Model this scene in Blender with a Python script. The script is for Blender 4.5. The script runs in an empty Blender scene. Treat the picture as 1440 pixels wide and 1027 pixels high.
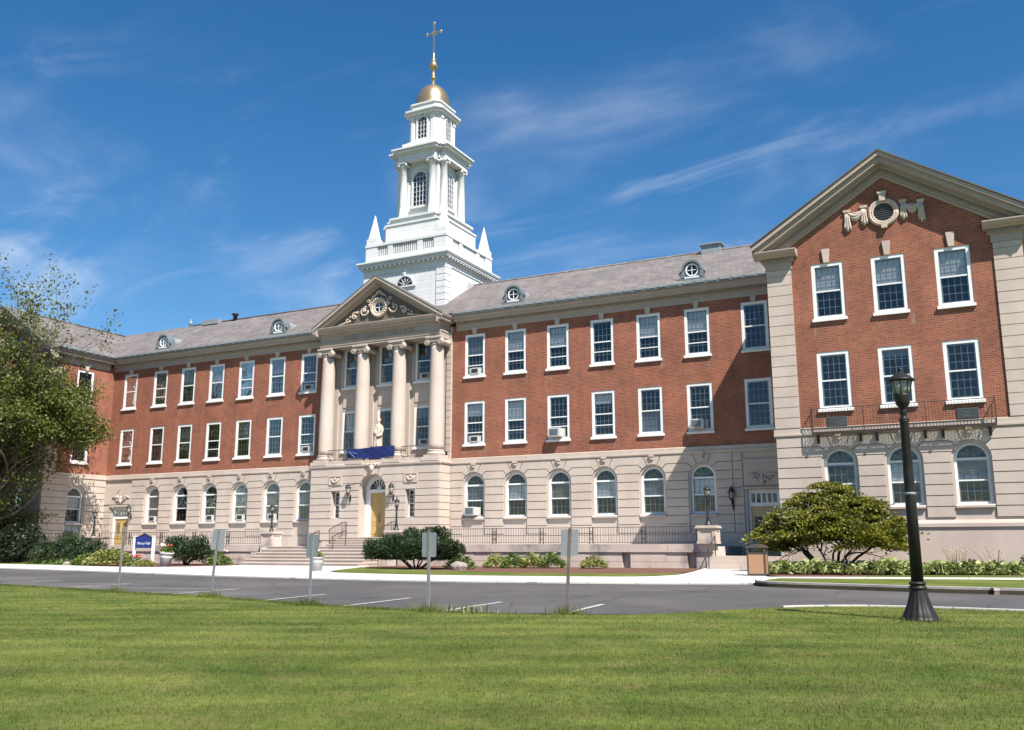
import bpy, bmesh, math, random
import numpy as np
from mathutils import Vector, Matrix
from mathutils.geometry import tessellate_polygon

# ------------------------------------------------------------------ camera
scn = bpy.context.scene
COL = scn.collection
YAW, PITCH, ROLL = math.radians(26.93824), math.radians(11.15963), math.radians(-0.01592)
CAMLOC = Vector((32.26882, -46.62214, -0.40667))
cam_data = bpy.data.cameras.new('camera')
cam = bpy.data.objects.new('camera', cam_data)
COL.objects.link(cam)
fw = Vector((-math.sin(YAW)*math.cos(PITCH), math.cos(YAW)*math.cos(PITCH), math.sin(PITCH)))
rt = Vector((math.cos(YAW), math.sin(YAW), 0))
up = rt.cross(fw)
rt2 = rt*math.cos(ROLL) + up*math.sin(ROLL)
up2 = -rt*math.sin(ROLL) + up*math.cos(ROLL)
M = Matrix((rt2, up2, -fw)).transposed().to_4x4()
M.translation = CAMLOC
cam.matrix_world = M
cam_data.sensor_fit = 'HORIZONTAL'
cam_data.sensor_width = 36
cam_data.lens = 36*1305.02/1440
cam_data.clip_start = 0.1
cam_data.clip_end = 4000
scn.camera = cam
scn.view_settings.view_transform = 'Standard'
scn.view_settings.look = 'None'
scn.view_settings.exposure = 0.92
scn.view_settings.gamma = 1
scn.cycles.diffuse_bounces = 1

# ------------------------------------------------------------------ sun and sky
SUN = Vector((1.5, -1.0, 2.45)).normalized()
EL = math.asin(SUN.z)
sd = bpy.data.lights.new('sun', 'SUN')
sd.energy = 5.0
sd.angle = math.radians(0.5)
sd.color = (1.0, 0.95, 0.88)
so = bpy.data.objects.new('sun', sd)
so.rotation_euler = SUN.to_track_quat('Z', 'Y').to_euler()
so.location = (40, -30, 60)
COL.objects.link(so)

world = bpy.data.worlds.new('World')
scn.world = world
world.use_nodes = True
nt = world.node_tree
nt.nodes.clear()
def N(nt, typ, **kw):
    n = nt.nodes.new(typ)
    for k, v in kw.items():
        setattr(n, k, v)
    return n
def L(nt, a, b): nt.links.new(a, b)
sky = N(nt, 'ShaderNodeTexSky', sky_type='NISHITA', sun_disc=False)
sky.sun_elevation = EL
sky.sun_rotation = math.atan2(SUN.x, SUN.y)
sky.air_density = 1.0
sky.dust_density = 0.0
sky.ozone_density = 2.6
sky.altitude = 50
hsv = N(nt, 'ShaderNodeHueSaturation')
hsv.inputs['Saturation'].default_value = 1.33
hsv.inputs['Value'].default_value = 1.0
L(nt, sky.outputs[0], hsv.inputs['Color'])
tc = N(nt, 'ShaderNodeTexCoord')
sep = N(nt, 'ShaderNodeSeparateXYZ'); L(nt, tc.outputs['Generated'], sep.inputs[0])
zz = N(nt, 'ShaderNodeMath', operation='ADD'); L(nt, sep.outputs[2], zz.inputs[0]); zz.inputs[1].default_value = 0.22
dx = N(nt, 'ShaderNodeMath', operation='DIVIDE'); L(nt, sep.outputs[0], dx.inputs[0]); L(nt, zz.outputs[0], dx.inputs[1])
dy = N(nt, 'ShaderNodeMath', operation='DIVIDE'); L(nt, sep.outputs[1], dy.inputs[0]); L(nt, zz.outputs[0], dy.inputs[1])
cmb = N(nt, 'ShaderNodeCombineXYZ'); L(nt, dx.outputs[0], cmb.inputs[0]); L(nt, dy.outputs[0], cmb.inputs[1])
def cloudlayer(rot, scale, nscale, lo, hi, dist, loc=(0, 0, 0), rough=0.62):
    mp = N(nt, 'ShaderNodeMapping'); L(nt, cmb.outputs[0], mp.inputs[0])
    mp.inputs['Rotation'].default_value = (0, 0, math.radians(rot))
    mp.inputs['Scale'].default_value = scale
    mp.inputs['Location'].default_value = loc
    no = N(nt, 'ShaderNodeTexNoise'); L(nt, mp.outputs[0], no.inputs['Vector'])
    no.inputs['Scale'].default_value = nscale
    no.inputs['Detail'].default_value = 9
    no.inputs['Roughness'].default_value = rough
    no.inputs['Distortion'].default_value = dist
    mr = N(nt, 'ShaderNodeMapRange', interpolation_type='SMOOTHSTEP'); L(nt, no.outputs[0], mr.inputs[0])
    mr.inputs[1].default_value = lo; mr.inputs[2].default_value = hi
    return mr.outputs[0]
c1 = cloudlayer(32, (1.0, 1.5, 1), 1.9, 0.46, 0.84, 0.8, (5.3, 2.2, 0), 0.55)
c2 = cloudlayer(50, (0.6, 1.2, 1), 1.1, 0.42, 0.66, 0.4, (2.2, 5.3, 0), 0.5)
c3 = cloudlayer(24, (1.0, 2.2, 1), 2.6, 0.48, 0.90, 1.0, (8.3, 3.2, 0), 0.62)
mu = N(nt, 'ShaderNodeMath', operation='MULTIPLY'); L(nt, c1, mu.inputs[0]); L(nt, c2, mu.inputs[1])
mu2 = N(nt, 'ShaderNodeMath', operation='MULTIPLY'); L(nt, c3, mu2.inputs[0]); L(nt, c2, mu2.inputs[1])
ad = N(nt, 'ShaderNodeMath', operation='ADD'); L(nt, mu.outputs[0], ad.inputs[0]); L(nt, mu2.outputs[0], ad.inputs[1])
sc_ = N(nt, 'ShaderNodeMath', operation='MULTIPLY', use_clamp=True); L(nt, ad.outputs[0], sc_.inputs[0]); sc_.inputs[1].default_value = 0.50
mixc = N(nt, 'ShaderNodeMix', data_type='RGBA'); L(nt, sc_.outputs[0], mixc.inputs[0])
L(nt, hsv.outputs[0], mixc.inputs[6]); mixc.inputs[7].default_value = (7.5, 8.0, 8.6, 1)
bg = N(nt, 'ShaderNodeBackground'); L(nt, mixc.outputs[2], bg.inputs[0]); bg.inputs[1].default_value = 0.072
wo = N(nt, 'ShaderNodeOutputWorld'); L(nt, bg.outputs[0], wo.inputs[0])

# ------------------------------------------------------------------ materials
MATS = {}
def mat(name, col, rough=0.7, col2=None, nscale=3.0, amt=0.5, bump=0.0, bscale=40.0, metal=0.0, spec=None, stretch=(1, 1, 1), col3=None, n3=0.4, coat=0.0, c3=(0.45, 0.75)):
    m = bpy.data.materials.new(name); m.use_nodes = True
    t = m.node_tree; b = t.nodes['Principled BSDF']
    b.inputs['Roughness'].default_value = rough
    b.inputs['Metallic'].default_value = metal
    if spec is not None: b.inputs['Specular IOR Level'].default_value = spec
    if coat: b.inputs['Coat Weight'].default_value = coat
    b.inputs['Base Color'].default_value = (*col, 1)
    tc = N(t, 'ShaderNodeTexCoord')
    mp = N(t, 'ShaderNodeMapping'); L(t, tc.outputs['Object'], mp.inputs[0]); mp.inputs['Scale'].default_value = stretch
    if col2 is not None:
        no = N(t, 'ShaderNodeTexNoise'); L(t, mp.outputs[0], no.inputs['Vector'])
        no.inputs['Scale'].default_value = nscale; no.inputs['Detail'].default_value = 6; no.inputs['Roughness'].default_value = 0.6
        mr = N(t, 'ShaderNodeMapRange'); L(t, no.outputs[0], mr.inputs[0])
        mr.inputs[1].default_value = 0.5-0.5*amt*0.6; mr.inputs[2].default_value = 0.5+0.5*amt*0.6
        mx = N(t, 'ShaderNodeMix', data_type='RGBA'); L(t, mr.outputs[0], mx.inputs[0])
        mx.inputs[6].default_value = (*col, 1); mx.inputs[7].default_value = (*col2, 1)
        outc = mx.outputs[2]
        if col3 is not None:
            no3 = N(t, 'ShaderNodeTexNoise'); L(t, tc.outputs['Object'], no3.inputs['Vector'])
            no3.inputs['Scale'].default_value = n3; no3.inputs['Detail'].default_value = 4
            mr3 = N(t, 'ShaderNodeMapRange'); L(t, no3.outputs[0], mr3.inputs[0]); mr3.inputs[1].default_value = c3[0]; mr3.inputs[2].default_value = c3[1]
            mx3 = N(t, 'ShaderNodeMix', data_type='RGBA'); L(t, mr3.outputs[0], mx3.inputs[0]); L(t, outc, mx3.inputs[6]); mx3.inputs[7].default_value = (*col3, 1)
            outc = mx3.outputs[2]
        L(t, outc, b.inputs['Base Color'])
    if bump:
        nb = N(t, 'ShaderNodeTexNoise'); L(t, tc.outputs['Object'], nb.inputs['Vector']); nb.inputs['Scale'].default_value = bscale; nb.inputs['Detail'].default_value = 5
        bp = N(t, 'ShaderNodeBump'); L(t, nb.outputs[0], bp.inputs['Height']); bp.inputs['Strength'].default_value = bump; bp.inputs['Distance'].default_value = 0.03
        L(t, bp.outputs[0], b.inputs['Normal'])
    MATS[name] = m
    return m

def brick_mat(name, ca, cb, mortar, bw=0.215, rh=0.075, ms=0.011, off=0.5, roof=False):
    m = bpy.data.materials.new(name); m.use_nodes = True
    t = m.node_tree; b = t.nodes['Principled BSDF']
    tc = N(t, 'ShaderNodeTexCoord'); s = N(t, 'ShaderNodeSeparateXYZ'); L(t, tc.outputs['Object'], s.inputs[0])
    a = N(t, 'ShaderNodeMath', operation='ADD'); L(t, s.outputs[0], a.inputs[0])
    if not roof: L(t, s.outputs[1], a.inputs[1])
    else: a.inputs[1].default_value = 0
    c = N(t, 'ShaderNodeCombineXYZ'); L(t, a.outputs[0], c.inputs[0]); L(t, s.outputs[2], c.inputs[1])
    br = N(t, 'ShaderNodeTexBrick'); L(t, c.outputs[0], br.inputs['Vector'])
    br.offset = off
    br.inputs['Scale'].default_value = 1; br.inputs['Brick Width'].default_value = bw; br.inputs['Row Height'].default_value = rh
    br.inputs['Mortar Size'].default_value = ms; br.inputs['Bias'].default_value = -0.1
    br.inputs['Color1'].default_value = (*ca, 1); br.inputs['Color2'].default_value = (*cb, 1); br.inputs['Mortar'].default_value = (*mortar, 1)
    no = N(t, 'ShaderNodeTexNoise'); L(t, tc.outputs['Object'], no.inputs['Vector']); no.inputs['Scale'].default_value = 0.7; no.inputs['Detail'].default_value = 7
    mr = N(t, 'ShaderNodeMapRange'); L(t, no.outputs[0], mr.inputs[0]); mr.inputs[1].default_value = 0.25; mr.inputs[2].default_value = 0.75; mr.inputs[3].default_value = 0.76; mr.inputs[4].default_value = 1.2
    mp = N(t, 'ShaderNodeMapping'); L(t, tc.outputs['Object'], mp.inputs[0]); mp.inputs['Scale'].default_value = (3, 3, 0.35)
    n2 = N(t, 'ShaderNodeTexNoise'); L(t, mp.outputs[0], n2.inputs['Vector']); n2.inputs['Scale'].default_value = 1.0; n2.inputs['Detail'].default_value = 5
    mr2 = N(t, 'ShaderNodeMapRange'); L(t, n2.outputs[0], mr2.inputs[0]); mr2.inputs[1].default_value = 0.3; mr2.inputs[2].default_value = 0.7; mr2.inputs[3].default_value = 0.9; mr2.inputs[4].default_value = 1.1
    mm = N(t, 'ShaderNodeMath', operation='MULTIPLY'); L(t, mr.outputs[0], mm.inputs[0]); L(t, mr2.outputs[0], mm.inputs[1])
    vm = N(t, 'ShaderNodeVectorMath', operation='SCALE'); L(t, br.outputs['Color'], vm.inputs[0]); L(t, mm.outputs[0], vm.inputs['Scale'])
    L(t, vm.outputs[0], b.inputs['Base Color'])
    bp = N(t, 'ShaderNodeBump'); L(t, br.outputs['Fac'], bp.inputs['Height']); bp.invert = True; bp.inputs['Strength'].default_value = 0.5; bp.inputs['Distance'].default_value = 0.01
    L(t, bp.outputs[0], b.inputs['Normal'])
    b.inputs['Roughness'].default_value = 0.88
    MATS[name] = m
    return m

brick_mat('brick', (0.295, 0.073, 0.033), (0.155, 0.038, 0.019), (0.33, 0.19, 0.13))
mat('limestone', (0.565, 0.475, 0.405), 0.85, (0.455, 0.375, 0.315), 1.2, 1.0, 0.25, 60, stretch=(1, 1, 0.3), col3=(0.44, 0.355, 0.30), n3=0.5)
mat('carved_stone', (0.60, 0.49, 0.41), 0.85, (0.44, 0.35, 0.28), 4, 0.8, 0.35, 40)
mat('trim_stone', (0.43, 0.35, 0.295), 0.85, (0.35, 0.285, 0.24), 1.6, 0.9, 0.2, 50)
mat('weathered_stone', (0.66, 0.53, 0.45), 0.9, (0.42, 0.335, 0.285), 1.1, 1.2, 0.5, 30, stretch=(1, 1, 0.5), col3=(0.24, 0.21, 0.20), n3=0.7, c3=(0.54, 0.70))
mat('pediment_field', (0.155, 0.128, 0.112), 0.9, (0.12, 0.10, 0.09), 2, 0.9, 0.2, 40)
mat('dark_letter', (0.33, 0.26, 0.21), 0.85)  # a bit darker than the trim stone so the frieze name reads
mat('white_paint', (0.80, 0.79, 0.78), 0.5, (0.72, 0.71, 0.69), 2.5, 0.7)
mat('tower_paint', (0.74, 0.735, 0.73), 0.6, (0.63, 0.63, 0.625), 1.4, 0.9, 0.08, 20, stretch=(1, 1, 0.4))
mat('blue_shadow_frame', (0.62, 0.68, 0.74), 0.5)
brick_mat('slate', (0.185, 0.158, 0.150), (0.125, 0.110, 0.107), (0.085, 0.075, 0.073), 0.32, 0.125, 0.008, 0.5)
mat('gutter_metal', (0.10, 0.125, 0.14), 0.5, (0.25, 0.275, 0.285), 2.5, 1.1, metal=0.3, stretch=(1, 1, 1))
mat('lead_grey', (0.33, 0.36, 0.37), 0.55, (0.22, 0.24, 0.25), 5, 0.9, metal=0.2)
mat('roof_edge', (0.09, 0.085, 0.08), 0.8, (0.14, 0.12, 0.11), 4, 1)
mat('gold_leaf', (0.62, 0.46, 0.26), 0.33, (0.46, 0.32, 0.17), 2.5, 0.9, metal=0.8)
mat('black_iron', (0.012, 0.012, 0.014), 0.42, (0.03, 0.028, 0.026), 6, 0.9)
mat('rail_iron', (0.022, 0.016, 0.015), 0.75, (0.05, 0.03, 0.024), 8, 1)
mat('lamp_black', (0.008, 0.008, 0.008), 0.48, (0.026, 0.023, 0.02), 5, 0.9, 0.15, 60, spec=0.3)
mat('frosted_glass', (0.62, 0.62, 0.58), 0.25)
mat('yellow_door', (0.56, 0.38, 0.14), 0.55, (0.47, 0.31, 0.11), 3, 0.8, stretch=(3, 3, 0.4))
mat('pale_door', (0.55, 0.42, 0.22), 0.6, (0.45, 0.34, 0.18), 3, 0.8)
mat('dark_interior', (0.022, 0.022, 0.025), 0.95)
mat('shade_cloth', (0.80, 0.79, 0.76), 0.9, (0.66, 0.66, 0.64), 3, 0.7, stretch=(6, 6, 0.5))
mat('grey_curtain', (0.28, 0.28, 0.29), 0.9, (0.18, 0.18, 0.20), 3, 0.9, stretch=(8, 8, 0.5))
mat('tan_curtain', (0.34, 0.25, 0.18), 0.9, (0.22, 0.16, 0.12), 3, 0.9, stretch=(8, 8, 0.5))
mat('unit_plastic', (0.60, 0.58, 0.55), 0.6, (0.50, 0.48, 0.45), 4, 0.8)
mat('grille_dark', (0.06, 0.06, 0.065), 0.6)
mat('banner_blue', (0.008, 0.019, 0.13), 0.6, (0.005, 0.011, 0.075), 3, 0.9)
mat('banner_pale', (0.10, 0.20, 0.42), 0.6)
mat('sign_blue', (0.010, 0.028, 0.16), 0.45)
mat('galvanised', (0.27, 0.28, 0.295), 0.55, (0.20, 0.21, 0.225), 6, 1.0, metal=0.25)
mat('post_metal', (0.27, 0.28, 0.26), 0.6, (0.16, 0.17, 0.15), 7, 1.1, metal=0.2)
mat('rust_post', (0.095, 0.062, 0.05), 0.8, (0.21, 0.185, 0.17), 9, 1)
mat('bin_brown', (0.055, 0.042, 0.036), 0.55, (0.08, 0.06, 0.05), 6, 0.8)
mat('bin_panel', (0.40, 0.225, 0.12), 0.7, (0.32, 0.17, 0.09), 30, 1, 0.3, 120)
mat('planter_clay', (0.50, 0.48, 0.46), 0.8, (0.36, 0.35, 0.33), 4, 1, 0.2, 30)
mat('soil', (0.05, 0.03, 0.02), 0.95)
mat('asphalt', (0.082, 0.075, 0.075), 0.9, (0.058, 0.053, 0.053), 1.1, 1, 0.5, 140, col3=(0.112, 0.102, 0.100), n3=0.3)
mat('concrete', (0.60, 0.56, 0.52), 0.85, (0.52, 0.48, 0.44), 1.5, 1, 0.2, 80)
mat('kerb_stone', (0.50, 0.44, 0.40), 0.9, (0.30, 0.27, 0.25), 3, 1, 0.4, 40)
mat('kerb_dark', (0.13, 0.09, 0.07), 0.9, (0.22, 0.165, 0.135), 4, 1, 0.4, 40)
mat('road_paint', (0.55, 0.53, 0.50), 0.85, (0.20, 0.19, 0.185), 7, 1.3)
mat('worn_paint', (0.26, 0.25, 0.245), 0.85, (0.11, 0.10, 0.10), 6, 1.1)
mat('mulch', (0.17, 0.075, 0.045), 0.95, (0.10, 0.045, 0.03), 9, 1.1, 0.9, 60)
mat('bark', (0.11, 0.085, 0.065), 0.95, (0.06, 0.045, 0.036), 7, 1, 0.5, 30, stretch=(1, 1, 0.3))
mat('dark_bark', (0.05, 0.036, 0.028), 0.95, (0.085, 0.065, 0.05), 7, 1, 0.5, 30)
mat('rock', (0.36, 0.30, 0.26), 0.9, (0.22, 0.18, 0.16), 4, 1, 0.6, 20)
mat('flower_white', (0.75, 0.68, 0.52), 0.8)
mat('seed_tan', (0.50, 0.42, 0.28), 0.85)
mat('flower_red', (0.45, 0.10, 0.07), 0.8)
mat('moss_stain', (0.36, 0.28, 0.17), 0.9)

fg = MATS['frosted_glass'].node_tree
_tr = N(fg, 'ShaderNodeBsdfTranslucent'); _tr.inputs[0].default_value = (0.9, 0.88, 0.82, 1)
_ms = N(fg, 'ShaderNodeMixShader'); _ms.inputs[0].default_value = 0.55
L(fg, fg.nodes['Principled BSDF'].outputs[0], _ms.inputs[1]); L(fg, _tr.outputs[0], _ms.inputs[2]); L(fg, _ms.outputs[0], fg.nodes['Material Output'].inputs[0])
def weather_ground(name, cell, thin, depth, joints=None):
    t = MATS[name].node_tree; b = t.nodes['Principled BSDF']; src = b.inputs['Base Color'].links[0].from_socket
    tc = N(t, 'ShaderNodeTexCoord')
    wn = N(t, 'ShaderNodeTexNoise'); L(t, tc.outputs['Object'], wn.inputs['Vector']); wn.inputs['Scale'].default_value = 0.9; wn.inputs['Detail'].default_value = 6
    wa = N(t, 'ShaderNodeMix', data_type='VECTOR'); wa.inputs[0].default_value = 0.25; L(t, tc.outputs['Object'], wa.inputs[4]); L(t, wn.outputs['Color'], wa.inputs[5])
    vo = N(t, 'ShaderNodeTexVoronoi', feature='DISTANCE_TO_EDGE'); L(t, wa.outputs[1], vo.inputs['Vector']); vo.inputs['Scale'].default_value = cell
    lt = N(t, 'ShaderNodeMapRange'); L(t, vo.outputs['Distance'], lt.inputs[0]); lt.inputs[1].default_value = 0.0; lt.inputs[2].default_value = thin; lt.inputs[3].default_value = depth; lt.inputs[4].default_value = 1.0
    gn = N(t, 'ShaderNodeTexNoise'); L(t, tc.outputs['Object'], gn.inputs['Vector']); gn.inputs['Scale'].default_value = 220; gn.inputs['Detail'].default_value = 2
    gr = N(t, 'ShaderNodeMapRange'); L(t, gn.outputs[0], gr.inputs[0]); gr.inputs[1].default_value = 0.3; gr.inputs[2].default_value = 0.7; gr.inputs[3].default_value = 0.8; gr.inputs[4].default_value = 1.2
    mm = N(t, 'ShaderNodeMath', operation='MULTIPLY'); L(t, lt.outputs[0], mm.inputs[0]); L(t, gr.outputs[0], mm.inputs[1]); out = mm.outputs[0]
    if joints:
        br = N(t, 'ShaderNodeTexBrick'); L(t, tc.outputs['Object'], br.inputs['Vector']); br.offset = 0; br.inputs['Scale'].default_value = 1; br.inputs['Brick Width'].default_value = joints; br.inputs['Row Height'].default_value = joints; br.inputs['Mortar Size'].default_value = 0.02
        br.inputs['Color1'].default_value = (1, 1, 1, 1); br.inputs['Color2'].default_value = (0.93, 0.93, 0.93, 1); br.inputs['Mortar'].default_value = (0.5, 0.5, 0.5, 1)
        m2 = N(t, 'ShaderNodeMath', operation='MULTIPLY'); L(t, out, m2.inputs[0]); L(t, br.outputs['Color'], m2.inputs[1]); out = m2.outputs[0]
    sc = N(t, 'ShaderNodeVectorMath', operation='SCALE'); L(t, src, sc.inputs[0]); L(t, out, sc.inputs['Scale']); L(t, sc.outputs[0], b.inputs['Base Color'])
t_ = MATS['tower_paint'].node_tree; b_ = t_.nodes['Principled BSDF']; s_ = b_.inputs['Base Color'].links[0].from_socket
_tc = N(t_, 'ShaderNodeTexCoord'); _sp = N(t_, 'ShaderNodeSeparateXYZ'); L(t_, _tc.outputs['Object'], _sp.inputs[0])
_a = N(t_, 'ShaderNodeMath', operation='ADD'); L(t_, _sp.outputs[0], _a.inputs[0]); L(t_, _sp.outputs[1], _a.inputs[1])
_c = N(t_, 'ShaderNodeCombineXYZ'); L(t_, _a.outputs[0], _c.inputs[0]); L(t_, _sp.outputs[2], _c.inputs[1])
_b = N(t_, 'ShaderNodeTexBrick'); L(t_, _c.outputs[0], _b.inputs['Vector']); _b.inputs['Scale'].default_value = 1; _b.inputs['Brick Width'].default_value = 2.4; _b.inputs['Row Height'].default_value = 0.24; _b.inputs['Mortar Size'].default_value = 0.008
_b.inputs['Color1'].default_value = (1, 1, 1, 1); _b.inputs['Color2'].default_value = (0.94, 0.94, 0.94, 1); _b.inputs['Mortar'].default_value = (0.62, 0.62, 0.62, 1)
_m = N(t_, 'ShaderNodeMix', data_type='RGBA', blend_type='MULTIPLY'); _m.inputs[0].default_value = 1; L(t_, s_, _m.inputs[6]); L(t_, _b.outputs['Color'], _m.inputs[7]); L(t_, _m.outputs[2], b_.inputs['Base Color'])
_w = bpy.data.materials.new('water_mark'); _w.use_nodes = True; t_ = _w.node_tree; b_ = t_.nodes['Principled BSDF']; b_.inputs['Base Color'].default_value = (0.50, 0.37, 0.31, 1); b_.inputs['Roughness'].default_value = 0.9
_tc = N(t_, 'ShaderNodeTexCoord'); _mp = N(t_, 'ShaderNodeMapping'); L(t_, _tc.outputs['Object'], _mp.inputs[0]); _mp.inputs['Scale'].default_value = (9, 9, 1.3)
_n = N(t_, 'ShaderNodeTexNoise'); L(t_, _mp.outputs[0], _n.inputs['Vector']); _n.inputs['Scale'].default_value = 1.0; _n.inputs['Detail'].default_value = 6
_r = N(t_, 'ShaderNodeMapRange'); L(t_, _n.outputs[0], _r.inputs[0]); _r.inputs[1].default_value = 0.46; _r.inputs[2].default_value = 0.72; _r.inputs[4].default_value = 0.55
_t = N(t_, 'ShaderNodeBsdfTransparent'); _x = N(t_, 'ShaderNodeMixShader'); L(t_, _r.outputs[0], _x.inputs[0]); L(t_, _t.outputs[0], _x.inputs[1]); L(t_, b_.outputs[0], _x.inputs[2]); L(t_, _x.outputs[0], t_.nodes['Material Output'].inputs[0])
MATS['water_mark'] = _w
weather_ground('asphalt', 0.28, 0.012, 0.62)
weather_ground('concrete', 0.22, 0.004, 0.8, 1.5)
def leaf_mat(name, ca, cb, rough=0.55, trans=0.25, nscale=1.2):
    m = bpy.data.materials.new(name); m.use_nodes = True
    t = m.node_tree; b = t.nodes['Principled BSDF']
    g = N(t, 'ShaderNodeNewGeometry'); tc = N(t, 'ShaderNodeTexCoord')
    no = N(t, 'ShaderNodeTexNoise'); L(t, tc.outputs['Object'], no.inputs['Vector']); no.inputs['Scale'].default_value = nscale; no.inputs['Detail'].default_value = 3
    ri = N(t, 'ShaderNodeMath', operation='MULTIPLY_ADD'); L(t, g.outputs['Random Per Island'], ri.inputs[0]); ri.inputs[1].default_value = 0.6
    sb = N(t, 'ShaderNodeMath', operation='MULTIPLY_ADD'); L(t, no.outputs[0], sb.inputs[0]); sb.inputs[1].default_value = 1.6; sb.inputs[2].default_value = -0.62
    L(t, sb.outputs[0], ri.inputs[2])
    mx = N(t, 'ShaderNodeMix', data_type='RGBA'); mx.clamp_factor = True; L(t, ri.outputs[0], mx.inputs[0]); mx.inputs[6].default_value = (*ca, 1); mx.inputs[7].default_value = (*cb, 1)
    L(t, mx.outputs[2], b.inputs['Base Color']); b.inputs['Roughness'].default_value = rough
    tr = N(t, 'ShaderNodeBsdfTranslucent'); L(t, mx.outputs[2], tr.inputs[0])
    ms = N(t, 'ShaderNodeMixShader'); ms.inputs[0].default_value = trans
    L(t, b.outputs[0], ms.inputs[1]); L(t, tr.outputs[0], ms.inputs[2])
    L(t, ms.outputs[0], t.nodes['Material Output'].inputs[0])
    MATS[name] = m
    return m
leaf_mat('tree_leaf', (0.045, 0.064, 0.010), (0.165, 0.185, 0.026), trans=0.3)
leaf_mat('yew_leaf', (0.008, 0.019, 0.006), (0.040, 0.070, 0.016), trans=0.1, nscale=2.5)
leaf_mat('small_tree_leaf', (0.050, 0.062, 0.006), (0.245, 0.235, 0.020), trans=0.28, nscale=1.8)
leaf_mat('shaded_leaf', (0.006, 0.013, 0.005), (0.020, 0.034, 0.010), trans=0.05, nscale=2)  # tree shade over the tall shrubs is put into this darker leaf colour
leaf_mat('hosta_leaf', (0.12, 0.17, 0.04), (0.52, 0.54, 0.21), trans=0.15, nscale=6)
leaf_mat('green_leaf', (0.05, 0.095, 0.020), (0.19, 0.24, 0.05), trans=0.2, nscale=4)
leaf_mat('lime_leaf', (0.11, 0.15, 0.03), (0.42, 0.40, 0.13), trans=0.2, nscale=4)
leaf_mat('grass_blade', (0.055, 0.090, 0.022), (0.165, 0.205, 0.055), trans=0.25, nscale=0.5)
leaf_mat('dry_stem', (0.20, 0.16, 0.08), (0.38, 0.33, 0.18), trans=0.1)

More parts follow.
